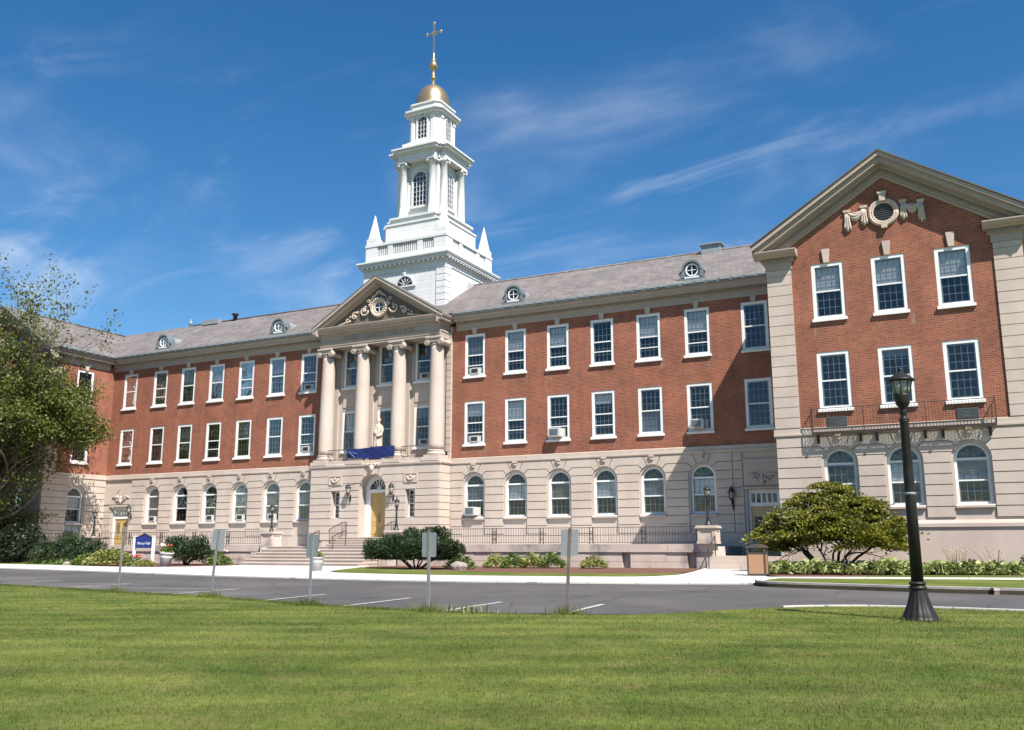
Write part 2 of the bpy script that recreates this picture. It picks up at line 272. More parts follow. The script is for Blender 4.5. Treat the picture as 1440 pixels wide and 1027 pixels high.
def lawn_mat():
    m = bpy.data.materials.new('lawn_grass'); m.use_nodes = True
    t = m.node_tree; b = t.nodes['Principled BSDF']
    tc = N(t, 'ShaderNodeTexCoord')
    mp = N(t, 'ShaderNodeMapping'); L(t, tc.outputs['Object'], mp.inputs[0]); mp.inputs['Rotation'].default_value = (0, 0, math.radians(-28)); mp.inputs['Scale'].default_value = (1, 1, 1)
    wv = N(t, 'ShaderNodeTexWave', bands_direction='Y'); L(t, mp.outputs[0], wv.inputs[0]); wv.inputs['Scale'].default_value = 0.28; wv.inputs['Distortion'].default_value = 2.4; wv.inputs['Detail'].default_value = 2; wv.inputs['Detail Scale'].default_value = 0.6
    n1 = N(t, 'ShaderNodeTexNoise'); L(t, tc.outputs['Object'], n1.inputs['Vector']); n1.inputs['Scale'].default_value = 0.55; n1.inputs['Detail'].default_value = 6; n1.inputs['Roughness'].default_value = 0.65
    n2 = N(t, 'ShaderNodeTexNoise'); L(t, tc.outputs['Object'], n2.inputs['Vector']); n2.inputs['Scale'].default_value = 9; n2.inputs['Detail'].default_value = 8; n2.inputs['Roughness'].default_value = 0.75
    mxa = N(t, 'ShaderNodeMix', data_type='RGBA'); L(t, n1.outputs[0], mxa.inputs[0])
    mxa.inputs[6].default_value = (0.064, 0.096, 0.019, 1); mxa.inputs[7].default_value = (0.140, 0.162, 0.038, 1)
    mr = N(t, 'ShaderNodeMapRange'); L(t, n1.outputs[0], mr.inputs[0]); mr.inputs[1].default_value = 0.35; mr.inputs[2].default_value = 0.65; L(t, mr.outputs[0], mxa.inputs[0])
    n3 = N(t, 'ShaderNodeTexNoise'); L(t, tc.outputs['Object'], n3.inputs['Vector']); n3.inputs['Scale'].default_value = 1.4; n3.inputs['Detail'].default_value = 5; n3.inputs['Roughness'].default_value = 0.7
    mr3 = N(t, 'ShaderNodeMapRange'); L(t, n3.outputs[0], mr3.inputs[0]); mr3.inputs[1].default_value = 0.50; mr3.inputs[2].default_value = 0.76; mr3.inputs[4].default_value = 0.6
    mxb = N(t, 'ShaderNodeMix', data_type='RGBA'); L(t, mr3.outputs[0], mxb.inputs[0]); L(t, mxa.outputs[2], mxb.inputs[6]); mxb.inputs[7].default_value = (0.205, 0.165, 0.068, 1)
    m1 = N(t, 'ShaderNodeMapRange'); L(t, n2.outputs[0], m1.inputs[0]); m1.inputs[1].default_value = 0.3; m1.inputs[2].default_value = 0.7; m1.inputs[3].default_value = 0.65; m1.inputs[4].default_value = 1.3
    m2 = N(t, 'ShaderNodeMapRange'); L(t, wv.outputs['Fac'], m2.inputs[0]); m2.inputs[3].default_value = 0.89; m2.inputs[4].default_value = 1.11
    mm = N(t, 'ShaderNodeMath', operation='MULTIPLY'); L(t, m1.outputs[0], mm.inputs[0]); L(t, m2.outputs[0], mm.inputs[1])
    vs = N(t, 'ShaderNodeVectorMath', operation='SCALE'); L(t, mxb.outputs[2], vs.inputs[0]); L(t, mm.outputs[0], vs.inputs['Scale'])
    L(t, vs.outputs[0], b.inputs['Base Color']); b.inputs['Roughness'].default_value = 0.95; b.inputs['Specular IOR Level'].default_value = 0.1
    bp = N(t, 'ShaderNodeBump'); L(t, n2.outputs[0], bp.inputs['Height']); bp.inputs['Strength'].default_value = 0.7; bp.inputs['Distance'].default_value = 0.05
    L(t, bp.outputs[0], b.inputs['Normal'])
    MATS['lawn_grass'] = m
    # blades share the colour field of the turf they grow from, with their own variation
    g = m.copy(); g.name = 'turf_blade'; t = g.node_tree
    b = t.nodes['Principled BSDF']
    for l in list(t.links):
        if l.to_socket == b.inputs['Normal']: t.links.remove(l)
    sc = [n for n in t.nodes if n.type == 'VECT_MATH'][0]
    ge = N(t, 'ShaderNodeNewGeometry')
    mr = N(t, 'ShaderNodeMapRange'); L(t, ge.outputs['Random Per Island'], mr.inputs[0]); mr.inputs[3].default_value = 0.9; mr.inputs[4].default_value = 1.32
    s2 = N(t, 'ShaderNodeVectorMath', operation='SCALE'); L(t, sc.outputs[0], s2.inputs[0]); L(t, mr.outputs[0], s2.inputs['Scale'])
    L(t, s2.outputs[0], b.inputs['Base Color'])
    tr = N(t, 'ShaderNodeBsdfTranslucent'); L(t, s2.outputs[0], tr.inputs[0])
    ms = N(t, 'ShaderNodeMixShader'); ms.inputs[0].default_value = 0.25
    L(t, b.outputs[0], ms.inputs[1]); L(t, tr.outputs[0], ms.inputs[2]); L(t, ms.outputs[0], t.nodes['Material Output'].inputs[0])
    MATS['turf_blade'] = g
lawn_mat()

def glass_mat(name, base=0.16, tint=(0.55, 0.6, 0.65)):
    m = bpy.data.materials.new(name); m.use_nodes = True
    t = m.node_tree; t.nodes.remove(t.nodes['Principled BSDF'])
    fr = N(t, 'ShaderNodeFresnel'); fr.inputs[0].default_value = 1.45
    ad = N(t, 'ShaderNodeMath', operation='MULTIPLY_ADD', use_clamp=True); L(t, fr.outputs[0], ad.inputs[0]); ad.inputs[1].default_value = 0.6; ad.inputs[2].default_value = base
    tp = N(t, 'ShaderNodeBsdfTransparent'); tp.inputs[0].default_value = (*tint, 1)
    gl = N(t, 'ShaderNodeBsdfGlossy'); gl.inputs['Roughness'].default_value = 0.03
    tc = N(t, 'ShaderNodeTexCoord'); no = N(t, 'ShaderNodeTexNoise'); L(t, tc.outputs['Object'], no.inputs['Vector']); no.inputs['Scale'].default_value = 2.2; no.inputs['Detail'].default_value = 1
    bp = N(t, 'ShaderNodeBump'); L(t, no.outputs[0], bp.inputs['Height']); bp.inputs['Strength'].default_value = 0.28; bp.inputs['Distance'].default_value = 0.05
    L(t, bp.outputs[0], gl.inputs['Normal'])
    ms = N(t, 'ShaderNodeMixShader'); L(t, ad.outputs[0], ms.inputs[0]); L(t, tp.outputs[0], ms.inputs[1]); L(t, gl.outputs[0], ms.inputs[2])
    L(t, ms.outputs[0], t.nodes['Material Output'].inputs[0])
    MATS[name] = m
glass_mat('window_glass', 0.025, (0.94, 0.96, 0.98))
mat('sash_paint', (0.33, 0.34, 0.35), 0.55)
glass_mat('dark_glass', 0.05, (0.35, 0.37, 0.4))

# ------------------------------------------------------------------ helpers
PI = math.pi
def link(o):
    COL.objects.link(o); return o
def tag(o, label=None, cat=None, group=None, kind=None):
    if label: o['label'] = label
    if cat: o['category'] = cat
    if group: o['group'] = group
    if kind: o['kind'] = kind
    return o
def empty(name, loc, label=None, cat=None, group=None, rz=0):
    o = bpy.data.objects.new(name, None); link(o)
    o.location = loc; o.rotation_euler = (0, 0, rz); o.empty_display_size = 0.3
    return tag(o, label, cat, group)

def front(y0): return lambda u, d, z: (u, y0-d, z)
def east(x0): return lambda u, d, z: (x0+d, u, z)
def west(x0): return lambda u, d, z: (x0-d, u, z)
def back(y0): return lambda u, d, z: (u, y0+d, z)
def turned(cx, cy, k):
    c, s = [(1, 0), (0, 1), (-1, 0), (0, -1)][k]
    return lambda u, d, z: (cx + c*u + s*d, cy + s*u - c*d, z)
IDT = lambda u, d, z: (u, d, z)

class MB:
    def __init__(s, tr=IDT):
        s.v = []; s.f = []; s.tr = tr; s.smooth = []; s.ch = []
    def add(s, vs, fs, tr=None, smooth=False):
        t = tr or s.tr; n = len(s.v)
        s.v += [t(*p) for p in vs]; s.ch.append((n, len(s.f), len(vs), len(fs)))
        s.f += [tuple(i+n for i in f) for f in fs]
        s.smooth += [smooth]*len(fs)
        return s
    def box(s, u0, u1, d0, d1, z0, z1, tr=None):
        vs = [(u0, d0, z0), (u1, d0, z0), (u1, d1, z0), (u0, d1, z0), (u0, d0, z1), (u1, d0, z1), (u1, d1, z1), (u0, d1, z1)]
        return s.add(vs, [(0, 3, 2, 1), (4, 5, 6, 7), (0, 1, 5, 4), (1, 2, 6, 5), (2, 3, 7, 6), (3, 0, 4, 7)], tr)
    def prism(s, poly, d0, d1, tr=None):
        """polygon in (u,z) extruded along d"""
        n = len(poly)
        vs = [(u, d0, z) for u, z in poly] + [(u, d1, z) for u, z in poly]
        fs = [tuple(range(n)), tuple(range(2*n-1, n-1, -1))] + [(i, (i+1) % n, (i+1) % n+n, i+n) for i in range(n)]
        return s.add(vs, fs, tr)
    def extr(s, prof, u0, u1, tr=None):
        """profile in (d,z) extruded along u"""
        n = len(prof)
        vs = [(u0, d, z) for d, z in prof] + [(u1, d, z) for d, z in prof]
        fs = [tuple(range(n)), tuple(range(2*n-1, n-1, -1))] + [(i, (i+1) % n, (i+1) % n+n, i+n) for i in range(n)]
        return s.add(vs, fs, tr)
    def flat(s, poly, z0, z1, tr=None):
        """polygon in (x,y) extruded along z"""
        n = len(poly)
        vs = [(x, y, z0) for x, y in poly] + [(x, y, z1) for x, y in poly]
        fs = [tuple(range(n)), tuple(range(2*n-1, n-1, -1))] + [(i, (i+1) % n, (i+1) % n+n, i+n) for i in range(n)]
        return s.add(vs, fs, tr)
    def lathe(s, prof, c=(0, 0, 0), n=16, tr=None, smooth=True, cap=True, a0=0.0, fn=None):
        vs = []; m = len(prof)
        for r, z in prof:
            for k in range(n):
                a = a0 + 2*PI*k/n
                rr = r*(fn(a, z) if fn else 1)
                vs.append((c[0]+rr*math.cos(a), c[1]+rr*math.sin(a), c[2]+z))
        fs = []
        for i in range(m-1):
            for k in range(n):
                fs.append((i*n+k, i*n+(k+1) % n, (i+1)*n+(k+1) % n, (i+1)*n+k))
        s.add(vs, fs, tr, smooth)
        if cap:
            b = len(s.v)-len(vs); s.ch[-1] = (s.ch[-1][0], s.ch[-1][1], len(vs), len(fs)+2)
            s.f += [tuple(b+k for k in range(n))[::-1], tuple(b+(m-1)*n+k for k in range(n))]
            s.smooth += [False, False]
        return s
    def tube(s, pts, rad, n=8, tr=None, smooth=True, flat=1.0):
        pts = [Vector(p) for p in pts]
        if not hasattr(rad, '__len__'): rad = [rad]*len(pts)
        vs = []; ref = Vector((0.13, 0.21, 0.97))
        for i, p in enumerate(pts):
            d = (pts[min(i+1, len(pts)-1)] - pts[max(i-1, 0)]).normalized()
            a = d.cross(ref)
            if a.length < 0.1: a = d.cross(Vector((1, 0, 0)))
            a.normalize(); b = d.cross(a)
            for k in range(n):
                t = 2*PI*k/n
                vs.append(tuple(p + (a*math.cos(t)*flat + b*math.sin(t))*rad[i]))
        fs = []
        for i in range(len(pts)-1):
            for k in range(n):
                fs.append((i*n+k, i*n+(k+1) % n, (i+1)*n+(k+1) % n, (i+1)*n+k))
        fs += [tuple(range(n))[::-1], tuple((len(pts)-1)*n+k for k in range(n))]
        return s.add(vs, fs, tr, smooth)
    def ball(s, c, r, n=10, m=7, sc=(1, 1, 1), tr=None):
        vs = []; fs = []
        for i in range(m+1):
            th = PI*i/m
            for k in range(n):
                a = 2*PI*k/n
                vs.append((c[0]+r*sc[0]*math.sin(th)*math.cos(a), c[1]+r*sc[1]*math.sin(th)*math.sin(a), c[2]+r*sc[2]*math.cos(th)))
        for i in range(m):
            for k in range(n):
                fs.append((i*n+k, i*n+(k+1) % n, (i+1)*n+(k+1) % n, (i+1)*n+k))
        return s.add(vs, fs, tr, True)
    def merge(s, o):
        n = len(s.v); k = len(s.f); s.v += o.v; s.f += [tuple(i+n for i in f) for f in o.f]; s.smooth += o.smooth
        s.ch += [(a+n, b+k, c, d) for a, b, c, d in o.ch]
        return s
    def split(s, name, m, parent=None, key=None):
        """one object per group of shapes; key(x, y, z) of a shape's centre names its group"""
        key = key or (lambda x, y, z: x > 0)
        g = {}
        for v0, f0, nv, nf in s.ch:
            c = [sum(p[i] for p in s.v[v0:v0+nv])/nv for i in range(3)]
            q = g.setdefault(key(*c), MB())
            n = len(q.v); q.v += s.v[v0:v0+nv]; q.f += [tuple(i-v0+n for i in f) for f in s.f[f0:f0+nf]]; q.smooth += s.smooth[f0:f0+nf]
        return [q.build(name, m, parent) for q in g.values()]
    def build(s, name, m, parent=None, off=None):
        me = bpy.data.meshes.new(name)
        me.from_pydata(s.v, [], s.f)
        me.polygons.foreach_set('use_smooth', s.smooth)
        me.validate()
        me.materials.append(MATS[m])
        o = link(bpy.data.objects.new(name, me))
        if parent is not None:
            o.parent = parent
            if parent is BLD: o.location = BOFF
        if off: o.location = off
        return o

def inset(poly, d):
    """shrink a polygon by d (any winding)"""
    n = len(poly)
    area = sum(poly[i][0]*poly[(i+1) % n][1]-poly[(i+1) % n][0]*poly[i][1] for i in range(n))
    if area < 0: poly = poly[::-1]
    out = []
    for i in range(n):
        p0, p1, p2 = Vector(poly[i-1]), Vector(poly[i]), Vector(poly[(i+1) % n])
        a = (p1-p0); b = (p2-p1)
        if a.length < 1e-6 or b.length < 1e-6: out.append(tuple(p1)); continue
        a.normalize(); b.normalize()
        na = Vector((-a.y, a.x)); nb = Vector((-b.y, b.x))
        m = na+nb
        if m.length < 1e-3: out.append(tuple(p1+na*d)); continue
        m.normalize(); k = min(2.0, 1/max(0.3, m.dot(na)))
        out.append(tuple(p1+m*d*k))
    return out

def holed_wall(mb, u0, u1, z0, z1, holes, depth=0.22, d=0.0):
    """flat wall with rectangular holes (a,b,c,e) = u range, z range, and their reveals"""
    us = sorted({u0, u1} | {h[0] for h in holes} | {h[1] for h in holes})
    zs = sorted({z0, z1} | {h[2] for h in holes} | {h[3] for h in holes})
    for i in range(len(us)-1):
        for j in range(len(zs)-1):
            cu, cz = (us[i]+us[i+1])/2, (zs[j]+zs[j+1])/2
            if any(h[0] < cu < h[1] and h[2] < cz < h[3] for h in holes): continue
            mb.add([(us[i], d, zs[j]), (us[i+1], d, zs[j]), (us[i+1], d, zs[j+1]), (us[i], d, zs[j+1])], [(0, 1, 2, 3)])
    for a, b, c, e in holes:
        q = d-depth
        mb.add([(a, d, c), (b, d, c), (b, d, e), (a, d, e), (a, q, c), (b, q, c), (b, q, e), (a, q, e)], [(0, 1, 5, 4), (1, 2, 6, 5), (2, 3, 7, 6), (3, 0, 4, 7)])

def arc(c, r, zc, a0, a1, n=8):
    return [(c+r*math.cos(math.radians(a0+(a1-a0)*i/n)), zc+r*math.sin(math.radians(a0+(a1-a0)*i/n))) for i in range(n+1)]

def arched_wall(mb, u0, u1, z0, z1, cs, w, zs, zc, depth=0.3, d=0.0):
    """wall with round headed openings centred at cs; zs sill, zc springing"""
    edges = [u0]
    for c in cs: edges += [c-w, c+w]
    edges.append(u1)
    for i in range(0, len(edges), 2):
        a, b = edges[i], edges[i+1]
        if b-a > 1e-4: mb.add([(a, d, z0), (b, d, z0), (b, d, z1), (a, d, z1)], [(0, 1, 2, 3)])
    for c in cs:
        if zs > z0: mb.add([(c-w, d, z0), (c+w, d, z0), (c+w, d, zs), (c-w, d, zs)], [(0, 1, 2, 3)])
        A = arc(c, w, zc, 180, 0, 16)
        for i in range(16):
            (ua, za), (ub, zb) = A[i], A[i+1]
            mb.add([(ua, d, za), (ub, d, zb), (ub, d, z1), (ua, d, z1)], [(0, 1, 2, 3)])
        path = [(c-w, zs)] + A + [(c+w, zs), (c-w, zs)]
        for i in range(len(path)-1):
            (ua, za), (ub, zb) = path[i], path[i+1]
            mb.add([(ua, d, za), (ub, d, zb), (ub, d-depth, zb), (ua, d-depth, za)], [(0, 1, 2, 3)])

JOINTS = [0.35, 0.79, 1.23, 1.67, 2.11, 2.55, 2.99]
def rusticated(mb, u0, u1, cs, R=0.72, zc=3.15, joints=None, ztop=4.33, d0=0.0, d1=0.07, gap=0.042, bent=((3.43, 20), (3.87, 43)), tht=68, key=True):
    """coursed blocks between round headed openings, joints bending round the arches"""
    joints = joints or JOINTS
    lev = [(z, None) for z in joints] + list(bent)
    bounds = [None] + list(cs) + [None]
    def side(c, sgn, th, z):
        # the points of a joint from the opening (or plain end) outwards to its level part
        if th is None: return [(c+sgn*R, z)]
        t = math.radians(th); p = (c+sgn*R*math.cos(t), zc+R*math.sin(t))
        r = (z-zc)/math.sin(t)
        return [p, (c+sgn*r*math.cos(t), z)]
    for i in range(len(bounds)-1):
        cl, cr = bounds[i], bounds[i+1]
        for k in range(len(lev)):
            z0, t0 = lev[k]
            if k+1 < len(lev): z1, t1 = lev[k+1]
            else: z1, t1 = ztop, tht
            Lo = [(u0, z0)] if cl is None else side(cl, 1, t0, z0)
            Hi = [(u0, z1)] if cl is None else side(cl, 1, t1, z1)
            Lr = [(u1, z0)] if cr is None else side(cr, -1, t0, z0)
            Hr = [(u1, z1)] if cr is None else side(cr, -1, t1, z1)
            poly = Lo + Lr[::-1]
            if cr is not None and t1 is not None:
                A = arc(cr, R, zc, 180-(t0 or 0), 180-t1, 4)
                if t0 is None: poly += A[:-1]
                else: poly += A[1:-1]
            poly += Hr + Hi[::-1]
            if cl is not None and t1 is not None:
                A = arc(cl, R, zc, t1, (t0 or 0), 4)
                if t0 is None: poly += A[1:]
                else: poly += A[1:-1]
            # drop repeated points
            q = []
            for p in poly:
                if not q or (abs(p[0]-q[-1][0])+abs(p[1]-q[-1][1])) > 1e-4: q.append(p)
            mb.prism(inset(q, gap/2), d0, d1)
    if key:
        for c in cs:
            t = math.radians(tht)
            r = (ztop-zc)/math.sin(t)
            A = arc(c, R, zc, tht, 180-tht, 6)
            mb.prism(inset([(c+r*math.cos(t), ztop)] + [(c-r*math.cos(t), ztop)] + A[::-1], gap/2), d0, d1)

def copy_obj(o, parent=None, loc=None, rz=None):
    c = o.copy(); COL.objects.link(c)
    if parent is not None: c.parent = parent
    if loc is not None: c.location = loc
    if rz is not None: c.rotation_euler = (0, 0, rz)
    return c
KIDS = {}
def copy_tree(o, parent=None, loc=None, rz=None):
    c = copy_obj(o, parent, loc, rz)
    for ch in KIDSOF(o): copy_tree(ch, c)
    return c
def KIDSOF(o):
    return [x for x in COL.objects if x.parent is o]

random.seed(7)
G0 = -1.6
def gz(x, y):
    """height of the ground: flat lawn, then rising gently to the building"""
    return G0 + 0.0125*max(0.0, min(y, -2.0)+28)

# ------------------------------------------------------------------ college building
BASEZ = -1.32
BOFF = (0, 0, -BASEZ)
BLD = empty('college_building', (0, 0, BASEZ), 'long brick college building with limestone ground floor, columned entrance and white steeple', 'building')
XS = [6.137+2.6628*i for i in range(6)] + [22.446]
XW, XE = 24.2, 34.42            # wing
YW = -5.09
WC = 29.31
WX = [WC-2.512, WC, WC+2.512]
Z2, Z3, HW, WH = 5.49, 9.49, 0.675, 2.5
SILL, SPR = 1.30, 3.12
BELT0, BELT1 = 4.33, 4.70

# ---- brick walls
def rects(cs, rows=(Z2, Z3)):
    return [(c-HW, c+HW, z, z+WH) for c in cs for z in rows]
m = MB(front(0))
holed_wall(m, 4.62, XW, BELT1, 12.6, rects(XS)); holed_wall(m, -XW, -4.62, BELT1, 12.6, rects([-x for x in XS]))
m.split('brick_wall', 'brick', BLD)
for sgn in (1, -1):
    cs = sorted(sgn*x for x in WX); a, b = (XW, XE) if sgn > 0 else (-XE, -XW)
    m = MB(front(YW)); holed_wall(m, a, b, BELT1, 13.0, rects(cs))
    m.prism([(a, 13.0), (b, 13.0), ((a+b)/2, 16.05)], -0.2, 0.0)
    if sgn < 0:
        m.tr = east(-XW); holed_wall(m, YW, 0, BELT1, 12.6, rects([-2.43]))
        m.tr = west(-XE); holed_wall(m, YW, 14, -1.4, 12.6, [])
    else:
        m.tr = west(XW); holed_wall(m, YW, 0, -1.4, 12.6, [])
        m.tr = east(XE); holed_wall(m, YW, 14, -1.4, 12.6, [])
    m.split('brick_wall', 'brick', BLD)
m = MB(back(14)); holed_wall(m, -XE, XE, -1.4, 12.6, []); m.split('brick_wall', 'brick', BLD)

# ---- dark rooms behind the windows
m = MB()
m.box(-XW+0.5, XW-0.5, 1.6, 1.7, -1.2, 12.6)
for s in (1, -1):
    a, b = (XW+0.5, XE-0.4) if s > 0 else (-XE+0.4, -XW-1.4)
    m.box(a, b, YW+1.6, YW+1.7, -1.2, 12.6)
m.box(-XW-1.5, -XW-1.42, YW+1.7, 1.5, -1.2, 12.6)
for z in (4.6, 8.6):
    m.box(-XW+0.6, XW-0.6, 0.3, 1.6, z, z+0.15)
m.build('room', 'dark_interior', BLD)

# ---- limestone ground floor
ARCH = XS[:6]
m = MB(front(0))
arched_wall(m, 4.56, 21.2, -1.4, BELT0, ARCH, 0.655, SILL, SPR)
arched_wall(m, -21.2, -4.56, -1.4, BELT0, [-x for x in ARCH[::-1]], 0.655, SILL, SPR)
for s in (1, -1):
    cd = s*22.446
    a, b = (21.2, XW) if s > 0 else (-XW, -21.2)
    holed_wall(m, a, b, -1.4, BELT0, [(cd-0.78, cd+0.78, -0.76 if s > 0 else -0.5, 2.45)], 0.35)
m.split('stone_wall', 'limestone', BLD)
m = MB(front(0))
rusticated(m, 4.60, 21.0, ARCH)
rusticated(m, -21.0, -4.60, [-x for x in ARCH[::-1]])
for s in (1, -1):          # plain courses beside the side doors
    cd = s*22.446
    for z0, z1 in zip(JOINTS+[3.43], JOINTS[1:]+[3.43, 3.87]):
        for a, b in ((21.0, cd*s-0.92), (cd*s+0.92, XW)):
            if b-a > 0.1 and z1 < 2.6:
                u = sorted((s*a, s*b)); m.prism(inset([(u[0], z0), (u[1], z0), (u[1], z1), (u[0], z1)], 0.021), 0, 0.07)
    u = sorted((s*21.0, s*(cd*s-0.95)))
    for z0, z1 in ((2.55, 2.99), (2.99, 3.43), (3.43, 3.87), (3.87, 4.33)):
        m.prism(inset([(u[0], z0), (u[1], z0), (u[1], z1), (u[0], z1)], 0.021), 0, 0.07)
    u = sorted((s*(cd*s-0.92), s*XW))
    m.prism(inset([(u[0], 2.62), (u[1], 2.62), (u[1], 3.95), (u[0], 3.95)], 0.017), 0, 0.075)
m.tr = front(0)
m.split('coursed_stone', 'limestone', BLD)

# wings: ground floor, quoin strips
WJ = [0.79, 1.23, 1.67, 2.11, 2.55, 2.99]
for sgn in (1, -1):
    cs = sorted(sgn*x for x in WX); a, b = (XW, XE) if sgn > 0 else (-XE, -XW)
    m = MB(front(YW)); arched_wall(m, a, b, -1.4, BELT0, cs, 0.655, SILL, SPR)
    if sgn < 0:
        m.tr = east(-XW); arched_wall(m, YW, 0, -1.4, BELT0, [-2.43], 0.655, SILL-0.75, SPR)
    m.split('stone_wall', 'limestone', BLD)
    m = MB(front(YW)); rusticated(m, a, b, cs, joints=WJ)
    if sgn < 0:
        m.tr = east(-XW); rusticated(m, YW-0.05, 0, [-2.43], joints=JOINTS)
    for z in np.arange(BELT1+0.02, 11.8, 0.462):
        for q0, q1 in ((a-0.02, a+1.08), (b-1.08, b+0.02)):
            m.tr = front(YW); m.prism(inset([(q0, z), (q1, z), (q1, min(z+0.462, 11.92)), (q0, min(z+0.462, 11.92))], 0.016), -0.02, 0.07)
        if sgn < 0:
            m.tr = east(-XW); m.prism(inset([(YW-0.068, z), (YW+0.9, z), (YW+0.9, min(z+0.462, 11.92)), (YW-0.068, min(z+0.462, 11.92))], 0.016), 0.0, 0.07)
    m.split('coursed_stone', 'limestone', BLD)
    m = MB(front(YW))
    for q0, q1 in ((a-0.02, a+1.08), (b-1.08, b+0.02)):
        m.box(q0+0.02, q1-0.02, 0, 0.045, BELT1, 11.95)
    m.box(a-0.03, b+0.03, 0, 0.10, -1.4, 0.42); m.extr([(0, 0.42), (0.16, 0.42), (0.16, 0.56), (0.08, 0.70), (0, 0.70)], a-0.05, b+0.05)
    m.split('plinth', 'limestone', BLD)
    # belt course
    m = MB(front(YW)); prof = [(0, BELT0), (0.06, BELT0), (0.12, BELT0+0.06), (0.12, BELT0+0.14), (0.07, BELT0+0.15), (0.07, BELT1-0.03), (0, BELT1)]
    m.extr(prof, a-0.07, b+0.07)
    if sgn < 0: m.tr = east(-XW); m.extr(prof, YW, -0.07)
    m.split('belt_course', 'limestone', BLD)
m = MB(front(0))
for a, b in ((4.66, XW), (-XW, -4.66)): m.extr(prof, a, b)
m.split('belt_course', 'limestone', BLD)
m = MB(front(0))
for a, b in ((4.6, 21.5), (-21.5, -4.6)): m.box(a, b, 0, 0.075, -1.4, 0.33)
m.split('plinth', 'limestone', BLD)

# keystone brackets over the arches, keystones over the top windows
m = MB(front(0))
def bracket(m, c, zt=4.36):
    m.prism([(c-0.12, zt), (c+0.12, zt), (c+0.09, 3.88), (c-0.09, 3.88)], 0.0, 0.075)
    m.box(c-0.13, c+0.13, 0.075, 0.17, zt-0.09, zt+0.02); m.box(c-0.10, c+0.10, 0.075, 0.13, zt-0.26, zt-0.09)
    m.lathe([(0.0, -0.10), (0.045, -0.10), (0.045, 0.10), (0.0, 0.10)], (0, 0, 0), 8, tr=lambda u, d, z: m.tr(c+z, 0.13+u*0.6, zt-0.2+d), cap=False)
for c in ARCH: bracket(m, c); bracket(m, -c)
m.tr = front(YW)
for c in WX: bracket(m, c); bracket(m, -c)
m.tr = east(-XW); bracket(m, -2.43)
m.split('arch_bracket', 'carved_stone', BLD, lambda x, y, z: (round(x/1.2), round(y/3)))
m = MB(front(0))
def key(m, c, z0, z1): m.prism([(c-0.11, z0), (c+0.11, z0), (c+0.17, z1), (c-0.17, z1)], 0, 0.09)
for c in XS: key(m, c, 12.0, 12.34); key(m, -c, 12.0, 12.34)
m.tr = front(YW)
for c in WX: key(m, c, 12.0, 12.62); key(m, -c, 12.0, 12.62)
m.tr = east(-XW); key(m, -2.43, 12.0, 12.34)
m.split('keystone', 'limestone', BLD, lambda x, y, z: (round(x, 1), round(y, 1)))

# ---- main cornice, gutter
CPROF = [(0, 12.28), (0.06, 12.28), (0.06, 12.58), (0.12, 12.60), (0.12, 12.78), (0.40, 12.80), (0.42, 12.98), (0.50, 13.02), (0.50, 13.10), (0, 13.10)]
GPROF = [(0.2, 13.10), (0.56, 13.10), (0.60, 13.14), (0.60, 13.28), (0.52, 13.28), (0.2, 13.26)]
m = MB(front(0)); g = MB(front(0)); t = MB(front(0)); dn = MB(front(0))
for a, b in ((4.9, XW), (-XW, -4.9)):
    m.extr(CPROF, a, b); g.extr(GPROF, a, b)
    u = a+0.05
    while u < b-0.1:
        dn.box(u, u+0.075, 0.12, 0.20, 12.63, 12.765); u += 0.15
    u = a+0.2
    while u < b-0.4:
        t.box(u, u+0.46, 0.607, 0.64, 13.20, 13.32); u += 0.66
m.tr = east(-XW); m.extr(CPROF, YW-0.2, -0.5); g.tr = east(-XW); g.extr(GPROF, YW-0.3, -0.6)
dn.tr = east(-XW); u = YW
while u < -0.5: dn.box(u, u+0.075, 0.12, 0.20, 12.63, 12.765); u += 0.15
t.tr = east(-XW); u = YW+0.1
while u < -0.9: t.box(u, u+0.46, 0.607, 0.64, 13.20, 13.32); u += 0.66
m.merge(dn).split('cornice', 'trim_stone', BLD); g.split('gutter', 'gutter_metal', BLD)
t.split('gutter_strap', 'lead_grey', BLD)

# ---- roofs
def rake(m, cx, hw, ze, zp, o0, o1, d0, d1):
    for s in (1, -1):
        m.prism([(cx+s*hw, ze-o0), (cx, zp-o0), (cx, zp-o1), (cx+s*hw, ze-o1)], d0, d1)
m = MB()
RZ, RY = 16.65, 5.1
m.prism([(-0.58, 13.285), (RY, RZ), (10.8, 13.285)], -29.3, 29.3, tr=lambda u, d, z: (d, u, z))
for s in (1, -1):
    m.prism([(s*WC-5.58, 12.97), (s*WC, 16.49), (s*WC+5.58, 12.97)], 4.9, -13, tr=front(0)); rake(m, s*WC, 5.64, 12.99, 16.545, 0.0, 0.10, 4.9, 5.84)
m.prism([(-4.70, 13.10), (0, 15.92), (4.70, 13.10)], 0.19, -4, tr=front(0)); rake(m, 0, 4.78, 13.11, 15.985, 0.0, 0.10, 0.19, 1.0)
roof = m.build('roof', 'slate', BLD)
m = MB(); m.tube([(-22, RY, RZ+0.02), (22, RY, RZ+0.02)], 0.07, 6)
for s in (1, -1): m.tube([(s*WC, -5.7, 16.52), (s*WC, 5, 16.52)], 0.07, 6)
m.split('ridge_cap', 'slate', roof, lambda x, y, z: round(x/10))
# roof edge strips over the gables
m = MB(front(0))
for s in (1, -1): rake(m, s*WC, 5.66, 13.03, 16.60, 0.0, 0.06, 5.0, 5.86)
rake(m, 0, 4.80, 13.14, 16.035, 0, 0.05, 0.9, 1.62)
m.split('roof_edge', 'roof_edge', roof, lambda x, y, z: round(x/10))

